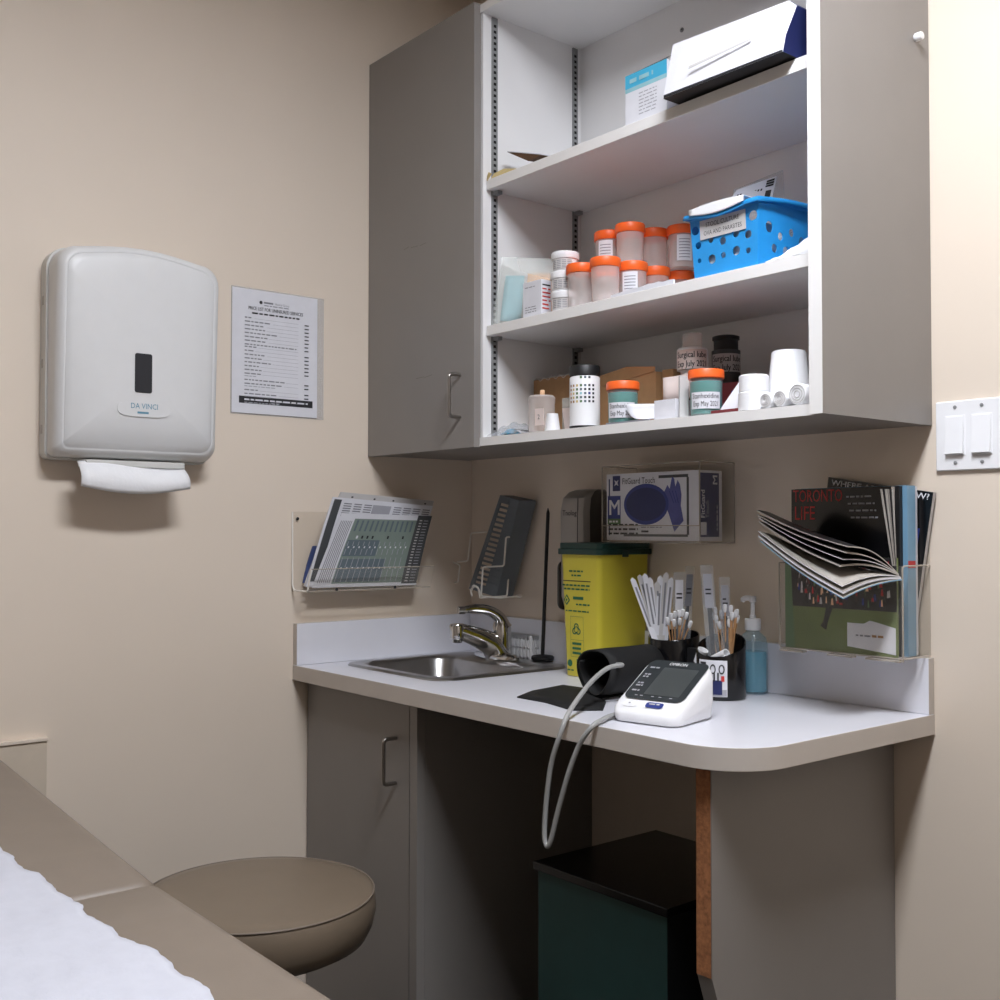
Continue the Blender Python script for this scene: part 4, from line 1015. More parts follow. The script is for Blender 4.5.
for x in (.16, 1.78):
    for y in (-1.72, -1.30): MB().box((x-.022, y-.022, .001), (x+.022, y+.022, .5595), 'lam').build('leg', et, bev=.003)
pa = MB()
def edge_y(x): return -1.346+.050*min(1, max(0, (x-.45)/.8))+.003*math.sin(x*23)+.0025*math.sin(x*61+1)+.0012*math.sin(x*140)+.0006*math.sin(x*310)
random.seed(3)
def pf(s, t):
    x = .335+1.45*s; y0_ = edge_y(x); y = y0_+(-1.70-y0_)*t
    wr_ = .0010*math.sin(x*38+y*22)+.0008*math.sin(x*90-y*60)+.0006*math.sin(y*170+x*30)
    sag = .0018*(math.exp(-((x-fold)/.03)**2))
    return V((x+.004*math.sin(t*40)*(s < .01), y, zhead(x)+.0038+wr_+sag))
pa.grid(pf, 220, 40, 'table_paper')
solo(pa, 'exam_table_paper', 'white crepe paper sheet with torn edge lying along the exam table', 'table paper', (1.0, -1.5, ZE), solid=.0006)

# ================================================================== shelf contents
Z1 = 1.942+.0216+.0006; Z2 = 1.6265+.0216+.0006; Z3 = ZU+.018+.0006
# ---- top shelf
bb = thing('tissue_box', 'small white box with a light blue top band on the upper shelf', 'box', (.85, -.24, Z1))
A_ = Y(-.262, 625.5, 120); x0 = A_.x; yb = -.262
b = MB(); hb = Y(yb, 625, 77).z-Z1
b.box((x0, yb, Z1), (x0+.105, yb+.075, Z1+hb), 'paper')
zt = Z1+hb
b.quad((x0, yb-.0003, zt-.026), (x0+.105, yb-.0003, zt-.026), (x0+.105, yb-.0003, zt), (x0, yb-.0003, zt), 'cyan')
b.quad((x0, yb-.0003, zt-.034), (x0+.105, yb-.0003, zt-.034), (x0+.105, yb-.0003, zt-.026), (x0, yb-.0003, zt-.026), 'aqua')
b.bars((x0+.012, yb-.0002, zt-.018), EX, EZ, .06, .008, 'aqua', lift=.0008, word=.03)
for i in range(7): b.bars((x0+.035, yb, zt-.044-.0065*i), EX, EZ, .045, .002, 'ink_lite')
b.build('carton', bb)
MB().prism([(x0+.004, yb+.001, zt+.0004), (x0+.104, yb+.001, zt+.0004), (x0+.104, yb+.012, zt+.010), (x0+.02, yb+.05, zt+.011)], (0, .002, .0012), 'dkgrey').build('open_flap', bb)
wc = thing('file_carton', 'large white carton with dark underside jutting over the upper shelf edge', 'carton', (1.08, -.22, Z1))
yb = -.326
PA, PB, PC, PD, PE = Y(yb, 663, 101), Y(yb, 783, 53), Y(yb+.004, 786, 36), Y(yb+.014, 797, 7), Y(yb+.014, 789, 2)
PF = Y(yb+.014, 673, 46); PA.z = max(PA.z, Z1+.0005); PB.z = PA.z+ (PB.z-PA.z)
shift = Z1+.001-PA.z
b = MB(); fp = [PA, PB, PC, PD, PE, PF]
dz = Z1+.001-min(p.z for p in (PA, PB)); fp = [p+EZ*dz for p in fp]
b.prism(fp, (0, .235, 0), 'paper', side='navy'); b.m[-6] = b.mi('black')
b.quad(fp[0]+V((.002, -.0006, 0)), fp[1]+V((0, -.0006, 0)), fp[1]+V((.0, -.0006, .0035)), fp[0]+V((.002, -.0006, .0055)), 'ink')
sl0 = Y(yb, 690, 71)+EZ*dz; sl1 = Y(yb+.006, 752, 42)+EZ*dz
b.quad(sl0-EY*.003, sl1-EY*.003, sl1-EY*.003+EZ*.004, sl0-EY*.003+EZ*.005, 'paper2'); b.quad(sl0-EY*.0045, sl1-EY*.0045, sl1-EY*.0045+EZ*.0008, sl0-EY*.0045+EZ*.0008, 'ink_lite')
b.build('box_body', wc)
# crumpled scraps at the left end
mn = MB(); q = Y(-.285, 497, 172)
P = [(.4315, -.286, Z1), (.478, -.284, Z1), (.502, -.270, Z1+.004), (.486, -.262, Z1+.016), (.456, -.268, Z1+.022), (.4325, -.276, Z1+.016)]
mn.prism(P, (.004, .03, .004), 'manila')
mn.prism([(.4315, -.2935, Z1-.004), (.448, -.2935, Z1+.008), (.436, -.2925, Z1+.014), (.431, -.2925, Z1+.006)], (0, -.0015, 0), 'manila')
solo(mn, 'masking_tape_wad', 'crumpled beige tape wad at left end of the upper shelf', 'tape', (.455, -.275, Z1))
br = thing('cardboard_envelope', 'white cardboard envelope with open brown flap on the upper shelf', 'envelope', (.56, -.2, Z1))
MB().box((.505, -.255, Z1), (.640, -.150, Z1+.006), 'paper').build('sleeve', br, bev=.001)
f_ = MB(); A_, B2, C2 = Y(-.262, 507, 152), Y(-.262, 541, 155), Y(-.262, 528, 161); f_.prism([A_, C2, B2], (.01, .07, .004), 'kraft_dk'); f_.build('flap', br)
MB().prism([A_+EZ*.0008, B2+EZ*.0008, B2+EZ*.0028, A_+EZ*.0022], (.01, .07, .004), 'paper').build('flap_liner', br)

# ---- middle shelf: specimen cups
def cup(loc, label, group, h=.086, r=.0290, printed=False):
    t_ = thing('specimen_cup', label, 'specimen cup', loc, group); x, y, z = loc
    MB().lathe([(r*.86, .001), (r*.88, .004), (r*.95, h-.014), (r*.95, h-.012)], loc, 'frost', 28, cap=True).build('cup_body', t_)
    MB().lathe([(r, h-.0185), (r*1.04, h-.017), (r*1.04, h-.003), (r*1.0, h-.0005), (r*.7, h), (.001, h)], loc, 'orange', 32).build('lid', t_, ang=50)
    if printed:
        b = MB(); rr_ = r*.95+.0009; am = -.75 if printed is True else printed
        f = lambda s, t: V((x+rr_*math.cos(am-.55+1.1*s), y+rr_*math.sin(am-.55+1.1*s), z+.012+.052*t))
        b.grid(f, 8, 1, 'paper')
        rr2 = rr_+.0004
        for j in range(7):
            b.grid(lambda s, t: V((x+rr2*math.cos(am-.40+.8*s), y+rr2*math.sin(am-.40+.8*s), z+.018+.006*j+.0016*t)), 5, 1, 'ink_grey')
        b.build('paper_label', t_)
    return t_
c0 = cup((.690, -.262, Z2), 'orange-lidded specimen cup beside the white jars, leftmost in the front row', 'orange-lidded specimen cups')
lab_low = {(.7575, -.262): 'orange-lidded specimen cup, second from left in front row on the middle shelf'}
low = [(.7575, -.262, 'orange-lidded cup standing at front edge of middle shelf, right of the leftmost cup'),
       (.764, -.128, 'orange-lidded cup low on the middle shelf, third in the receding right column'),
       (.770, -.060, 'orange-lidded cup low on the middle shelf, hindmost in the receding right column'),
       (.696, -.195, 'orange-lidded cup low on middle shelf, directly behind the leftmost front cup'),
       (.694, -.128, 'orange-lidded cup low on middle shelf, second behind the leftmost front cup'),
       (.700, -.060, 'orange-lidded cup low on middle shelf, hindmost of the left column')]
dup(c0, (low[0][0], low[0][1], Z2), .3, low[0][2])
cl_ = cup((.7655, -.195, Z2), 'orange-lidded cup with white label in the lower layer at middle shelf', 'orange-lidded specimen cups', printed=-1.0)
for x, y, lb_ in low[1:]: dup(c0, (x, y, Z2), .3, lb_)
Z2b = Z2+.0865
dup(c0, (.736, -.171, Z2b), 0, 'tallest-standing orange-lidded cup in the upper layer, nearest the shelf front')
dup(cl_, (.668, -.163, Z2b), -.05, 'orange-lidded cup with white label, leftmost of the upper layer')
dup(c0, (.738, -.104, Z2b), 0, 'orange-lidded cup in the upper layer right behind the nearest one')
dup(cl_, (.792, -.080, Z2b-.0), .35, 'orange-lidded cup with large white label near right end of the upper layer')
dup(c0, (.7995, -.0465+.03-.02, Z2b-.0), 0, 'x') if False else None
dup(c0, (.842, -.050, Z2b-.022), 0, 'orange-lidded specimen cup, rightmost of the group beside the blue basket')
u_ = MB().box((.809, -.080, Z2), (.875, -.018, Z2+.0635), 'kraft'); solo(u_, 'small_carton', 'small brown carton under the rightmost specimen cup', 'carton', (.84, -.05, Z2))
# torn white liner paper at the shelf front
lp_ = MB(); x_ = .800; random.seed(5)
top = []; xs_ = []
while x_ < .965: xs_.append(x_); x_ += .012
P = [(xs_[0], -.2895, Z2)]+[(x, -.2895, Z2+.004+.006*min(1, (x-.8)*14)*random.uniform(.5, 1)) for x in xs_]+[(xs_[-1], -.2895, Z2)]
lp_.prism(P, (0, .004, 0), 'paper'); solo(lp_, 'liner_paper', 'torn strip of white paper along the middle shelf edge', 'paper', (.88, -.288, Z2))

# white jars
def jar(loc, label, group):
    t_ = thing('ointment_jar', label, 'jar', loc, group); h = .0395; r = .0275
    MB().lathe([(r*.86, .0008), (r*.9, .003), (r*.92, h-.014), (r*.92, h-.0125)], loc, 'white', 28).build('jar_body', t_)
    MB().lathe([(r, h-.0145), (r*1.03, h-.013), (r*1.03, h-.002), (r*.97, h-.0002), (.001, h)], loc, 'white_gloss', 28).build('lid', t_)
    b = MB(); rr_ = r*.92+.0007; x, y, z = loc; am = -.95
    b.grid(lambda s, t: V((x+rr_*math.cos(am-.9+1.8*s), y+rr_*math.sin(am-.9+1.8*s), z+.004+.0195*t)), 10, 1, 'paper2')
    for j in range(5):
        for k in range(4):
            a0_ = am-.8+.42*k; b.grid(lambda s, t: V((x+(rr_+.0004)*math.cos(a0_+.34*s), y+(rr_+.0004)*math.sin(a0_+.34*s), z+.0055+.0035*j+.0013*t)), 3, 1, 'ink_grey')
    b.build('paper_label', t_); return t_
jx, jy = .664, -.249
jx, jy = .6415, -.262
j0 = jar((jx, jy, Z2), 'small white-lidded jar, bottom of the stack of jars', 'stacked white-lidded jars')
dup(j0, (jx-.001, jy, Z2+.0398), .1, 'small white-lidded jar, middle of the stack of jars'); dup(j0, (jx+.001, jy+.001, Z2+.0796), -.1, 'small white-lidded jar, topmost of the stack of jars')
j3 = thing('ointment_jar', 'x', 'jar', (0, 0, 0)); bpy.data.objects.remove(j3)
# white carton with red print
x0, x1 = .536, .592; yb = -.281; b = MB(); h = Y(yb, 526, 283).z-Z2
b.box((x0, yb, Z2), (x1, yb+.028, Z2+h), 'paper'); b.bars((x0+.006, yb, Z2+h-.012), EX, EZ, .035, .0016, 'ink_grey')
for i in range(3): b.bars((x0+.006, yb, Z2+.020-.005*i), EX, EZ, .035, .0014, 'ink_grey')
for i in range(7): b.bars((x1, yb+.003, Z2+h-.012-.008*i), EY, EZ, .022, .003, 'redtxt' if i else 'ink', word=.02)
solo(b, 'medicine_carton', 'small white medicine carton with red side print beside the jars', 'carton', ((x0+x1)/2, yb+.014, Z2))
# plastic packs leaning at the left end
pk = thing('plastic_pack', 'cloudy plastic pack with blue and peach contents at left end of middle shelf', 'pack', (.48, -.2, Z2))
A_, B2, C2, D2 = Y(-.287, 488, 326), Y(-.20, 530, 316), Y(-.16, 556, 262), Y(-.255, 505, 247)
A_.z = Z2+.001; B2.z = Z2+.001; A_.x = .434; D2 = V((.440, -.262, 1.800))
C2 = V((.520, -.13, 1.800)); B2 = V((.545, -.15, Z2+.001)); A_ = V((.4345, -.284, Z2+.001))
def pkf(s, t, l=0): 
    p = A_.lerp(B2, s).lerp(D2.lerp(C2, s), t); return p+V((.018*math.sin(PI*s)*math.sin(PI*t)+l, -.018*math.sin(PI*s)*math.sin(PI*t)-l, 0))
b = MB(); b.grid(lambda s, t: pkf(s, t), 10, 10, 'frost2'); b.grid(lambda s, t: A_.lerp(B2, s).lerp(D2.lerp(C2, s), t)+V((-.0045 if s > 0 else 0, .006, 0)), 4, 4, 'frost2'); b.build('film', pk)
def pkin(s, t): return A_.lerp(B2, s).lerp(D2.lerp(C2, s), t)+V((.006*math.sin(PI*s)*math.sin(PI*t), -.006*math.sin(PI*s)*math.sin(PI*t), 0))
b = MB(); b.grid(lambda s, t: pkin(.10+.26*s, .06+.66*t), 4, 6, 'aqua'); b.build('blue_sachet', pk, solid=.0015)
b = MB(); b.grid(lambda s, t: pkin(.40+.5*s, .04+.72*t), 4, 6, 'peach'); b.build('peach_sachet', pk, solid=.0015)
# ---- blue basket
bq = thing('blue_basket', 'bright blue plastic basket with round holes on the middle shelf', 'basket', (1.07, -.17, Z2))
X0, X1, Y0, Y1, HB = .995, 1.130, -.277, -.04, .112
def bface(P00, P10, P11, P01, holes, nx, nz):
    """a wall given by 4 corners, with round holes cut in it (holes: s, t, radius in metres)"""
    b = bmesh.new(); L = (P10-P00).length; Hh_ = (P01-P00).length
    b2 = [b.verts.new((x, y, 0)) for x, y in ((0, 0), (L, 0), (L, Hh_), (0, Hh_))]
    es = [b.edges.new((b2[i], b2[(i+1) % 4])) for i in range(4)]
    for (s_, t_, r_) in holes:
        r_ *= 1.12
        hv = [b.verts.new((s_*L+r_*math.cos(2*PI*i/16), t_*Hh_+r_*math.sin(2*PI*i/16), 0)) for i in range(16)]
        es += [b.edges.new((hv[i], hv[(i+1) % 16])) for i in range(16)]
    bmesh.ops.triangle_fill(b, use_beauty=True, edges=es); b.verts.index_update()
    vs = [P00.lerp(P10, v.co.x/L).lerp(P01.lerp(P11, v.co.x/L), v.co.y/Hh_) for v in b.verts]; fs = [tuple(v.index for v in f.verts) for f in b.faces]; b.free(); return vs, fs
ho_f = [(.10, .52, .0055), (.30, .56, .0048), (.48, .50, .0060), (.68, .56, .0058), (.86, .50, .0062), (.10, .28, .0038), (.30, .26, .0072), (.48, .28, .0045), (.68, .30, .0070), (.86, .26, .0045), (.93, .76, .0075), (.07, .76, .007)]
ho_s = [(.12+.125*i, .52 if i % 2 else .62, .0085 if i % 3 == 0 else .0062) for i in range(7)]+[(.18+.13*i, .32, .0068) for i in range(6)]
e_ = .006; zt = Z2+HB
c00, c10, c11, c01 = V((X0, Y0, Z2+.001)), V((X1, Y0, Z2+.001)), V((X1, Y1, Z2+.001)), V((X0, Y1, Z2+.001))
t00, t10, t11, t01 = V((X0-e_, Y0-e_, zt)), V((X1+e_, Y0-e_, zt)), V((X1+e_, Y1+e_, zt)), V((X0-e_, Y1+e_, zt))
b = MB()
for a_, b3, c3, d3, hs_ in ((c00, c10, t10, t00, ho_f), (c10, c11, t11, t10, ho_s), (c11, c01, t01, t11, []), (c01, c00, t00, t01, [])):
    v_, f_ = bface(a_, b3, c3, d3, hs_, 0, 0); b.add(v_, f_, 'blue')
b.quad(c00, c10, c11, c01, 'blue')
b.build('basket_body', bq, solid=.0018, flat=True)
rm = MB()
rimp = []
for i, (P_, Q_) in enumerate(((t00, t10), (t10, t11), (t11, t01), (t01, t00))):
    for j in range(8):
        s_ = j/8; rimp.append(P_.lerp(Q_, s_)+EZ*(.0045*math.cos(2*PI*s_)-.004 if i in (0, 2) else .010*math.sin(PI*s_)))
nrm_ = len(rimp); cen = V(((X0+X1)/2, (Y0+Y1)/2, zt)); vs = []
for p in rimp:
    d_ = (p-cen); d_.z = 0; d_.normalize(); vs += [p-EZ*.010, p+EZ*.002, p+d_*.010+EZ*.000, p+d_*.013-EZ*.008]
fs = [(i*4+j, ((i+1) % nrm_)*4+j, ((i+1) % nrm_)*4+j+1, i*4+j+1) for i in range(nrm_) for j in range(3)]
rm.add(vs, fs, 'blue'); rm.build('rim', bq, solid=.0015)
lb = MB(); fo = V((X0+.018, Y0-.0058, Z2+.066)); 
dzt = V((0, -e_, HB)).normalized()
lb.prism([fo, fo+EX*.098, fo+EX*.098+dzt*.033, fo+dzt*.033], V((0, -.001, 0)), 'paper2')
lb.text('STOOL CULTURE', fo+EX*.049+dzt*.020-EY*.0008, EX, dzt, .011, 'ink', width=.072, align='c'); lb.text('OVA AND PARASITES', fo+EX*.049+dzt*.006-EY*.0008, EX, dzt, .011, 'ink', width=.082, align='c')
lb.build('label', bq)['label'] = 'white label reading STOOL CULTURE OVA AND PARASITES'
# white pad over the rim
wp_ = MB()
def wf(s, t):
    x = X0+.004+.118*s; 
    if t < .5: return V((x, Y0-.0205, zt+.006-.016*(1-2*t)*(.55+.45*math.sin(PI*s))))
    return V((x, Y0-.0205+(2*t-1)*.05, zt+.0065+.003*math.sin(PI*s)))
wp_.grid(wf, 12, 10, 'white'); solo(wp_, 'folded_pad', 'white folded pad draped over front rim of the blue basket', 'pad', (1.06, Y0, zt), solid=.001)
b = MB().box((X0+.008, Y0+.006, Z2+.004), (X1-.010, -.203, Z2+.085), 'tissue'); solo(b, 'wrapped_kit', 'white wrapped kit packed inside the blue basket', 'packet', (1.06, -.16, Z2), bev=.008)
# contents: clear bags with printed labels
bg_ = thing('specimen_bag', 'clear specimen bag with printed white label sticking out of blue basket', 'bag', (1.05, -.13, Z2+.01))
A_, B2, C2, D2 = V((1.015, -.200, Z2+.02)), V((1.100, -.150, Z2+.02)), Y(-.10, 782, 170), Y(-.16, 733, 190)
MB().prism([A_, B2, C2, D2], (0, .003, 0), 'film').build('film', bg_)
l0, l1, l2, l3 = Y(-.165, 727, 205), Y(-.135, 772, 200), Y(-.135, 777, 176), Y(-.165, 737, 190)
l_ = MB(); l_.prism([l0, l1, l2, l3], (0, -.001, 0), 'paper')
def lq(s0, s1, t0, t1, k):
    g_ = lambda s, t: l0.lerp(l1, s).lerp(l3.lerp(l2, s), t)-EY*.0016; l_.quad(g_(s0, t0), g_(s1, t0), g_(s1, t1), g_(s0, t1), k)
for j in range(9): lq(.12+.07*j, .16+.07*j, .50, .60, 'ink')
for j in range(3): lq(.78, .97, .62+.11*j, .70+.11*j, 'ink')
lq(.82, .95, .15, .45, 'ink'); l_.build('printed_label', bg_)
b = MB(); b.T = Matrix.Identity(4)
b.grid(lambda s, t: V((1.02+.09*s+.006*math.sin(9*t), -.12+.07*t, Z2+.092+.035*math.sin(PI*s)*math.sin(PI*t)+.006*math.sin(11*s+3*t))), 12, 10, 'frost2')
solo(b, 'crumpled_film_bag', 'crumpled clear plastic bag at back of the blue basket', 'bag', (1.06, -.1, Z2+.1), solid=.001)
b = MB(); random.seed(11)
b.grid(lambda s, t: V((1.150+.098*s, -.284+.06*t+.002*math.sin(17*s), Z2+.002+(.004+.040*s)*(1-abs(2*t-1)**2.2)+.0025*math.sin(19*s)*math.sin(9*t))), 20, 12, 'tissue')
solo(b, 'crumpled_tissue', 'crumpled white tissue between blue basket and cabinet side on middle shelf', 'tissue', (1.2, -.26, Z2), solid=.001)

# ---- bottom shelf
# left kraft carton
def carton(x0, y0, x1, y1, h, label, name='kraft_carton'):
    t_ = thing(name, label, 'carton', ((x0+x1)/2, (y0+y1)/2, Z3)); b = MB()
    t = .003
    b.box((x0, y0, Z3), (x1, y0+t, Z3+h), 'kraft'); b.box((x0, y1-t, Z3), (x1, y1, Z3+h), 'kraft'); b.box((x0, y0+t, Z3), (x0+t, y1-t, Z3+h), 'kraft'); b.box((x1-t, y0+t, Z3), (x1, y1-t, Z3+h), 'kraft'); b.box((x0+t, y0+t, Z3), (x1-t, y1-t, Z3+t), 'kraft')
    b.build('box_body', t_); return t_
k1 = carton(.436, -.165, .560, -.02, .132, 'open brown cardboard carton at left of the bottom shelf')
b = MB(); b.grid(lambda s, t: V((.440+.115*s, -.166+.10*t, Z3+.132+.007*math.sin(13*s)*math.sin(PI*t)+.004*math.sin(29*s))), 20, 6, 'paper2'); solo(b, 'plastic_liner', 'crumpled pale liner sticking out of the left cardboard carton', 'liner', (.5, -.1, Z3+.12), solid=.001)
k2 = carton(.640, -.205, .835, -.03, .105, 'open brown cardboard carton behind the test strip bottle')
MB().prism([(.642, -.2065, Z3+.085), (.834, -.2065, Z3+.1055), (.834, -.2065, Z3+.114), (.760, -.2065, Z3+.122), (.650, -.2065, Z3+.107)], (0, .0015, 0), 'kraft').build('flap', k2)
b = MB().box((.838, -.190, Z3), (.866, -.05, Z3+.108), 'kraft'); solo(b, 'kraft_folder', 'narrow brown cardboard folder at right side of the cardboard carton', 'folder', (.852, -.12, Z3))
# test-strip bottle
tx, ty = .7105, -.245; tx, ty = .7000, -.262
tb = thing('test_strip_bottle', 'white bottle with black cap and colour chart squares on bottom shelf', 'bottle', (tx, ty, Z3))
r = .0300; MB().lathe([(r, .004), (r, .006), (r, .100), (r-.002, .103)], (tx, ty, Z3), 'white', 36).build('bottle_body', tb)
MB().lathe([(r-.001, .0), (r+.0005, .001), (r+.0005, .0055), (r-.002, .0058)], (tx, ty, Z3), 'black', 36).build('base_ring', tb)
MB().lathe([(r-.001, .1035), (r+.0003, .1045), (r+.0003, .121), (r-.002, .1245), (.002, .125)], (tx, ty, Z3), 'black', 36).build('cap', tb)
b = MB(); f = cyl(tx, ty, r+.0006, -.95, Z3); cols = ['kraft', 'manila', 'mgreen', 'chart2', 'dkgrey', 'ink', 'ink']
for i in range(7):
    for j in range(7):
        if j == 6 and i not in (3, 4, 5): continue
        if j == 5 : continue
        x_ = -.029+.0083*i; k = cols[min(6, max(0, i+(j % 2)-1))] if j != 2 else ['peach', 'manila', 'mgreen', 'aqua', 'chart2', 'navy2', 'ink'][i]
        b.grid(lambda s, t: f(x_+.0045*s, .050+.0078*j+.0045*t), 1, 1, k)
b.build('colour_squares', tb)
# green antiseptic cups
def gcup(x, y, label, l1, l2, h=.082, r=.0300):
    t_ = thing('antiseptic_cup', label, 'cup', (x, y, Z3), 'orange-lidded cups of green antiseptic')
    MB().lathe([(r*.88, .001), (r*.92, .003), (r*.96, h-.014), (r*.96, h-.012)], (x, y, Z3), 'film', 32).build('cup_body', t_)
    MB().lathe([(r*.85, .004), (r*.89, .006), (r*.93, h*.74)], (x, y, Z3), 'teal_liq', 32).build('liquid', t_)['label'] = 'green liquid'
    MB().lathe([(r, h-.0165), (r*1.05, h-.015), (r*1.05, h-.003), (r*1.0, h-.0005), (.001, h)], (x, y, Z3), 'orange', 32).build('lid', t_)
    b = MB(); am = -.92; f0 = cyl(x, y, r*.96+.0008, am, Z3); f1 = cyl(x, y, r*.96+.0013, am, Z3)
    b.grid(lambda s, t: f0(-.028+.056*s, .012+.029*t), 14, 1, 'paper')
    b.text(l1, (0, 0, 0), EX, EZ, .0125, 'ink', width=.050, align='c', fn=lambda p, q: f1(p, .030+q)); b.text(l2, (0, 0, 0), EX, EZ, .0125, 'ink', width=.046, align='c', fn=lambda p, q: f1(p, .0165+q))
    b.build('paper_label', t_)
gcup(.806, -.264, 'orange-lidded cup of green antiseptic right of the test strip bottle', 'Stanhexidine', 'Exp May 2021')
gcup(1.008, -.264, 'orange-lidded cup of green antiseptic left of the white rolls', 'Stanhexidine', 'Exp May 2021')
# clear items at left
bl = thing('squeeze_bottle', 'clear bottle with peach nozzle at left of the bottom shelf', 'bottle', (.575, -.262, Z3))
MB().lathe([(.026, .001), (.027, .004), (.027, .062), (.028, .064), (.028, .074), (.024, .078), (.006, .079)], (.572, -.262, Z3), 'frost', 28).build('bottle_body', bl)
MB().lathe([(.0052, .0792), (.0052, .088), (.0042, .090)], (.574, -.262, Z3), 'peach', 14).build('nozzle', bl)
b = MB().prism([(.586, -.292, Z3+.014), (.608, -.288, Z3+.014), (.608, -.288, Z3+.048), (.586, -.292, Z3+.048)], (0, -.001, 0), 'skinbox'); b.text('2', (.594, -.2925, Z3+.026), EX, EZ, .014, 'ink'); b.build('paper_tag', bl)
b = MB(); b.lathe([(.015, .001), (.016, .002), (.0115, .036), (.010, .036), (.0145, .004)], (.6225, -.278, Z3), 'white', 22); solo(b, 'medicine_cup', 'small white cup standing inverted next to the clear bottle', 'cup', (.6225, -.278, Z3))
b = MB(); b.prism([(.636, -.256, Z3), (.664, -.256, Z3), (.668, -.256, Z3+.048), (.628, -.256, Z3+.048)], (0, .02, 0), 'skinbox'); b.bars((.650, -.2563, Z3+.026), EX, EZ, .014, .003, 'ink'); solo(b, 'cream_box', 'small cream box left of the test strip bottle', 'box', (.65, -.25, Z3))
b = MB(); b.box((.585, -.218, Z3), (.636, -.19, Z3+.075), 'frost2'); solo(b, 'clear_case', 'clear plastic case standing behind the cream box', 'case', (.61, -.2, Z3), bev=.002)
db_ = thing('crumpled_pouch', 'crumpled clear pouch with blue contents at bottom-left shelf corner', 'pouch', (.50, -.27, Z3))
b = MB(); b.grid(lambda s, t: V((.4335+.105*s, -.296+.075*t, Z3+.002+.026*math.sin(PI*s)**.7*math.sin(PI*t)**.7+.003*math.sin(21*s+9*t))), 18, 12, 'film'); b.build('film', db_, solid=.0008)
b = MB(); b.grid(lambda s, t: V((.470+.038*s+.004*math.sin(14*t), -.290+.035*t, Z3+.004+.012*math.sin(PI*s)*math.sin(PI*t)+.004*math.sin(25*s))), 8, 6, 'cyan'); b.build('blue_filling', db_, solid=.001)
b = MB(); b.grid(lambda s, t: V((.500+.035*s, -.284+.03*t, Z3+.014-.006*s+.002*math.sin(25*s))), 8, 2, 'dkgrey'); b.build('dark_strip', db_, solid=.001)
# surgical lubricant jar and black tin
def surg(cx, cy, zb_, r, label, am, dark):
    t_ = thing('lubricant_bottle', label, 'bottle', (cx, cy, zb_))
    k = 'black' if dark else 'frost'
    if dark:
        MB().lathe([(r, .0), (r, .074), (r-.002, .0745)], (cx, cy, zb_), 'dkgrey', 28).build('bottle_body', t_)
        MB().lathe([(r*.85, .0748), (r*.85, .094), (r*.95, .095), (r*.95, .101), (r*.7, .103)], (cx, cy, zb_), 'black', 28).build('cap', t_)
    else:
        MB().lathe([(r*.74, .0), (r*.76, .028), (r, .030), (r, .068), (r*.9, .071)], (cx, cy, zb_), 'white', 28).build('bottle_body', t_)
        MB().lathe([(r*.62, .0715), (r*.62, .098), (r*.58, .099)], (cx, cy, zb_), 'frost', 28).build('cap', t_)
    b = MB(); f0 = cyl(cx, cy, r+.0008, am, zb_); f1 = cyl(cx, cy, r+.0013, am, zb_)
    b.grid(lambda s, t: f0(-.034+.068*s, .031+.035*t), 14, 1, 'skinbox' if not dark else 'paper2')
    b.text('Surgical lube', (0, 0, 0), EX, EZ, .0165, 'ink', width=.062, align='c', bold=True, fn=lambda p, q: f1(p, .051+q)); b.text('Exp July 2021', (0, 0, 0), EX, EZ, .0165, 'ink', width=.062, align='c', bold=True, fn=lambda p, q: f1(p, .034+q))
    b.build('paper_label', t_)
bs = MB().box((.869, -.215, Z3), (.955, -.060, Z3+.070), 'kraft_dk'); solo(bs, 'brown_carton', 'dark brown carton under the two surgical lubricant bottles', 'carton', (.91, -.17, Z3))
surg(.905, -.180, Z3+.0705, .0290, 'white surgical lubricant bottle standing on a brown carton', -.95, False)
surg(.915, -.095, Z3+.0705, .0270, 'dark capped surgical lubricant bottle behind and right of the white one', -.80, True)
bs = MB().box((.960, -.165, Z3), (1.04, -.06, Z3+.072), 'maroon'); solo(bs, 'maroon_carton', 'dark maroon carton standing right of the lubricant bottles', 'carton', (1.0, -.11, Z3))
# papers and open cartons in the middle
b = MB()
def curl(s, t):
    a = PI*1.15*t; return V((.845+.085*s-.012*math.cos(a)*(1), -.292+.03*s, Z3+.018-.016*math.cos(a*.9)+.02*t*0)) 
b.grid(lambda s, t: V((.868-.030*math.sin(PI*.5*t)+.050*s, -.288+.05*s, Z3+.006+.030*t**1.6)), 6, 8, 'paper'); b.grid(lambda s, t: V((.838+.05*s, -.288+.05*s, Z3+.036+.003*math.sin(PI*t)-.0*t)), 3, 3, 'paper') if False else None
solo(b, 'curled_paper', 'white curled paper at front edge of the bottom shelf', 'paper', (.87, -.27, Z3), solid=.0012)
b = MB(); b.prism([(.893, -.268, Z3+.035), (.945, -.240, Z3+.045), (.948, -.240, Z3+.092), (.896, -.262, Z3+.083)], (.004, .03, 0), 'skinbox'); solo(b, 'open_carton_flap', 'white open carton standing behind the curled paper', 'carton', (.92, -.25, Z3+.04)) if False else None
oc_ = thing('open_carton', 'small open white carton left of the right green antiseptic cup', 'carton', (.93, -.26, Z3))
b = MB(); b.box((.905, -.285, Z3), (.955, -.235, Z3+.036), 'paper'); b.build('box_body', oc_)
b = MB(); b.grid(lambda s, t: V((.880+.070*s, -.2335+.012*math.sin(PI*s), Z3+.037+.048*t+.006*s)), 8, 2, 'skinbox'); b.build('raised_flap', oc_, solid=.001)
for i in range(4): pass
b = MB(); b.prism([(.962, -.2835, Z3), (.967, -.287, Z3), (.957, -.275, Z3+.077), (.950, -.270, Z3+.077)], (.004, .02, 0), 'paper2')
solo(b, 'leaflet', 'folded printed leaflet leaning on the right green antiseptic cup', 'leaflet', (.96, -.275, Z3))
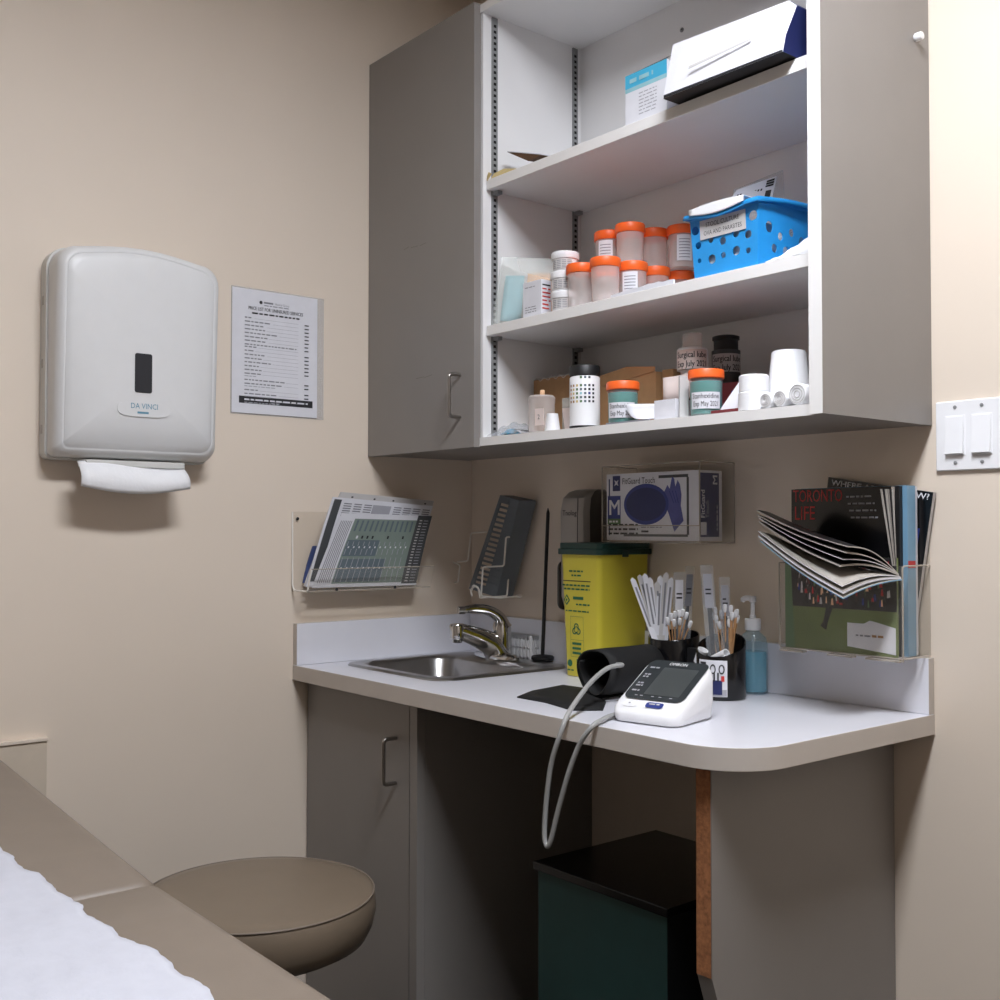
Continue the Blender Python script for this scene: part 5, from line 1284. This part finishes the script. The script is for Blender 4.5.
b = MB().box((.795, -.302+.004, Z3), (.900, -.2905, Z3+.003), 'ink_grey'); solo(b, 'flat_papers', 'thin grey papers lying at front edge of bottom shelf', 'papers', (.85, -.295, Z3))
b = MB(); b.prism([(1.043, -.272, Z3+.007), (1.095, -.272, Z3+.007), (1.095, -.250, Z3+.058), (1.070, -.250, Z3+.058)], (0, .002, 0), 'paper'); b.bars((1.072, -.2565, Z3+.040), EX, (EZ*.9+EY*.4), .012, .003, 'redtxt')
solo(b, 'instruction_card', 'white instruction card leaning left of the white rolls', 'card', (1.07, -.26, Z3))
b = MB().box((1.040, -.290, Z3), (1.100, -.2735, Z3+.0065), 'maroon'); solo(b, 'maroon_book', 'thin maroon booklet lying flat left of the white rolls', 'booklet', (1.07, -.28, Z3))
b = MB().box((1.040, -.235, Z3), (1.090, -.18, Z3+.045), 'navy2', ym='navy2'); solo(b, 'blue_box', 'small dark blue box between green antiseptic cup and white rolls', 'box', (1.06, -.2, Z3))
# white rolls: two stacked
def roll(cx, cy, zb_, r, h, label):
    b = MB(); b.lathe([(r, .0003), (r, h-.002), (r-.002, h), (.010, h), (.010, .002), (r-.002, .0003)], (cx, cy, zb_), 'tissue', 40, cap=False); solo(b, 'tape_roll', label, 'roll', (cx, cy, zb_), 'stacked white rolls')
roll(1.121, -.277, Z3, .0258, .0310, 'wide white roll, lower of the two stacked rolls')
roll(1.120, -.276, Z3+.0315, .0245, .0280, 'white roll, upper of the two stacked rolls')
# foam cup upside down
fc = thing('foam_cup', 'tall white foam cup upside down at right end of bottom shelf', 'cup', (1.143, -.212, Z3))
MB().lathe([(.0370, .001), (.0385, .002), (.0385, .006), (.0370, .008), (.0285, .101), (.026, .1035), (.024, .1035), (.023, .1015), (.002, .1015)], (1.143, -.212, Z3), 'white', 40, cap=False).build('cup_wall', fc)
# rolled gauze in front
def gauze(x0, y0, r, label):
    b = MB(); b.T = Matrix.Translation((x0, y0, Z3+r)) @ Matrix.Rotation(-PI/2, 4, 'X')
    b.lathe([(r*.9, -.021), (r, -.018), (r, .018), (r*.9, .021)], (0, 0, 0), 'tissue', 20)
    for q in (.3, .55, .8):
        b.tube([(r*q*math.cos(2*PI*i/16), r*q*math.sin(2*PI*i/16), -.0216) for i in range(17)], .0007, 'paper2', 5)
    solo(b, 'gauze_roll', label, 'gauze roll', (x0, y0, Z3), 'white gauze rolls at the right end of the bottom shelf')
gauze(1.1615, -.2795, .0125, 'small white gauze roll, leftmost of three in front of foam cup')
gauze(1.189, -.2795, .0135, 'white gauze roll, middle of three in front of foam cup')
gauze(1.2225, -.2795, .0175, 'white gauze roll, rightmost and largest of three beside cabinet side')
b = MB(); b.prism([(1.238, -.240, Z3), (1.2505, -.226, Z3), (1.2505, -.226, Z3+.125), (1.238, -.240, Z3+.118)], (-.002, .002, 0), 'film'); b.bars((1.2415, -.2385, Z3+.06), EZ, -V((.0125, .014, 0)).normalized(), .05, .008, 'ink', lift=.0012)
solo(b, 'printed_wrapper', 'clear wrapper with black print against the right cabinet side', 'wrapper', (1.245, -.23, Z3))

# ------------------------------------------------------------------ colour management
vs_ = scene.view_settings; vs_.view_transform = 'Standard'; vs_.look = 'None'; vs_.gamma = 1; vs_.use_curve_mapping = False
vs_.exposure = .63
w_ = bpy.data.worlds.new('world'); scene.world = w_; w_.use_nodes = True; w_.node_tree.nodes['Background'].inputs['Color'].default_value = (0, 0, 0, 1)
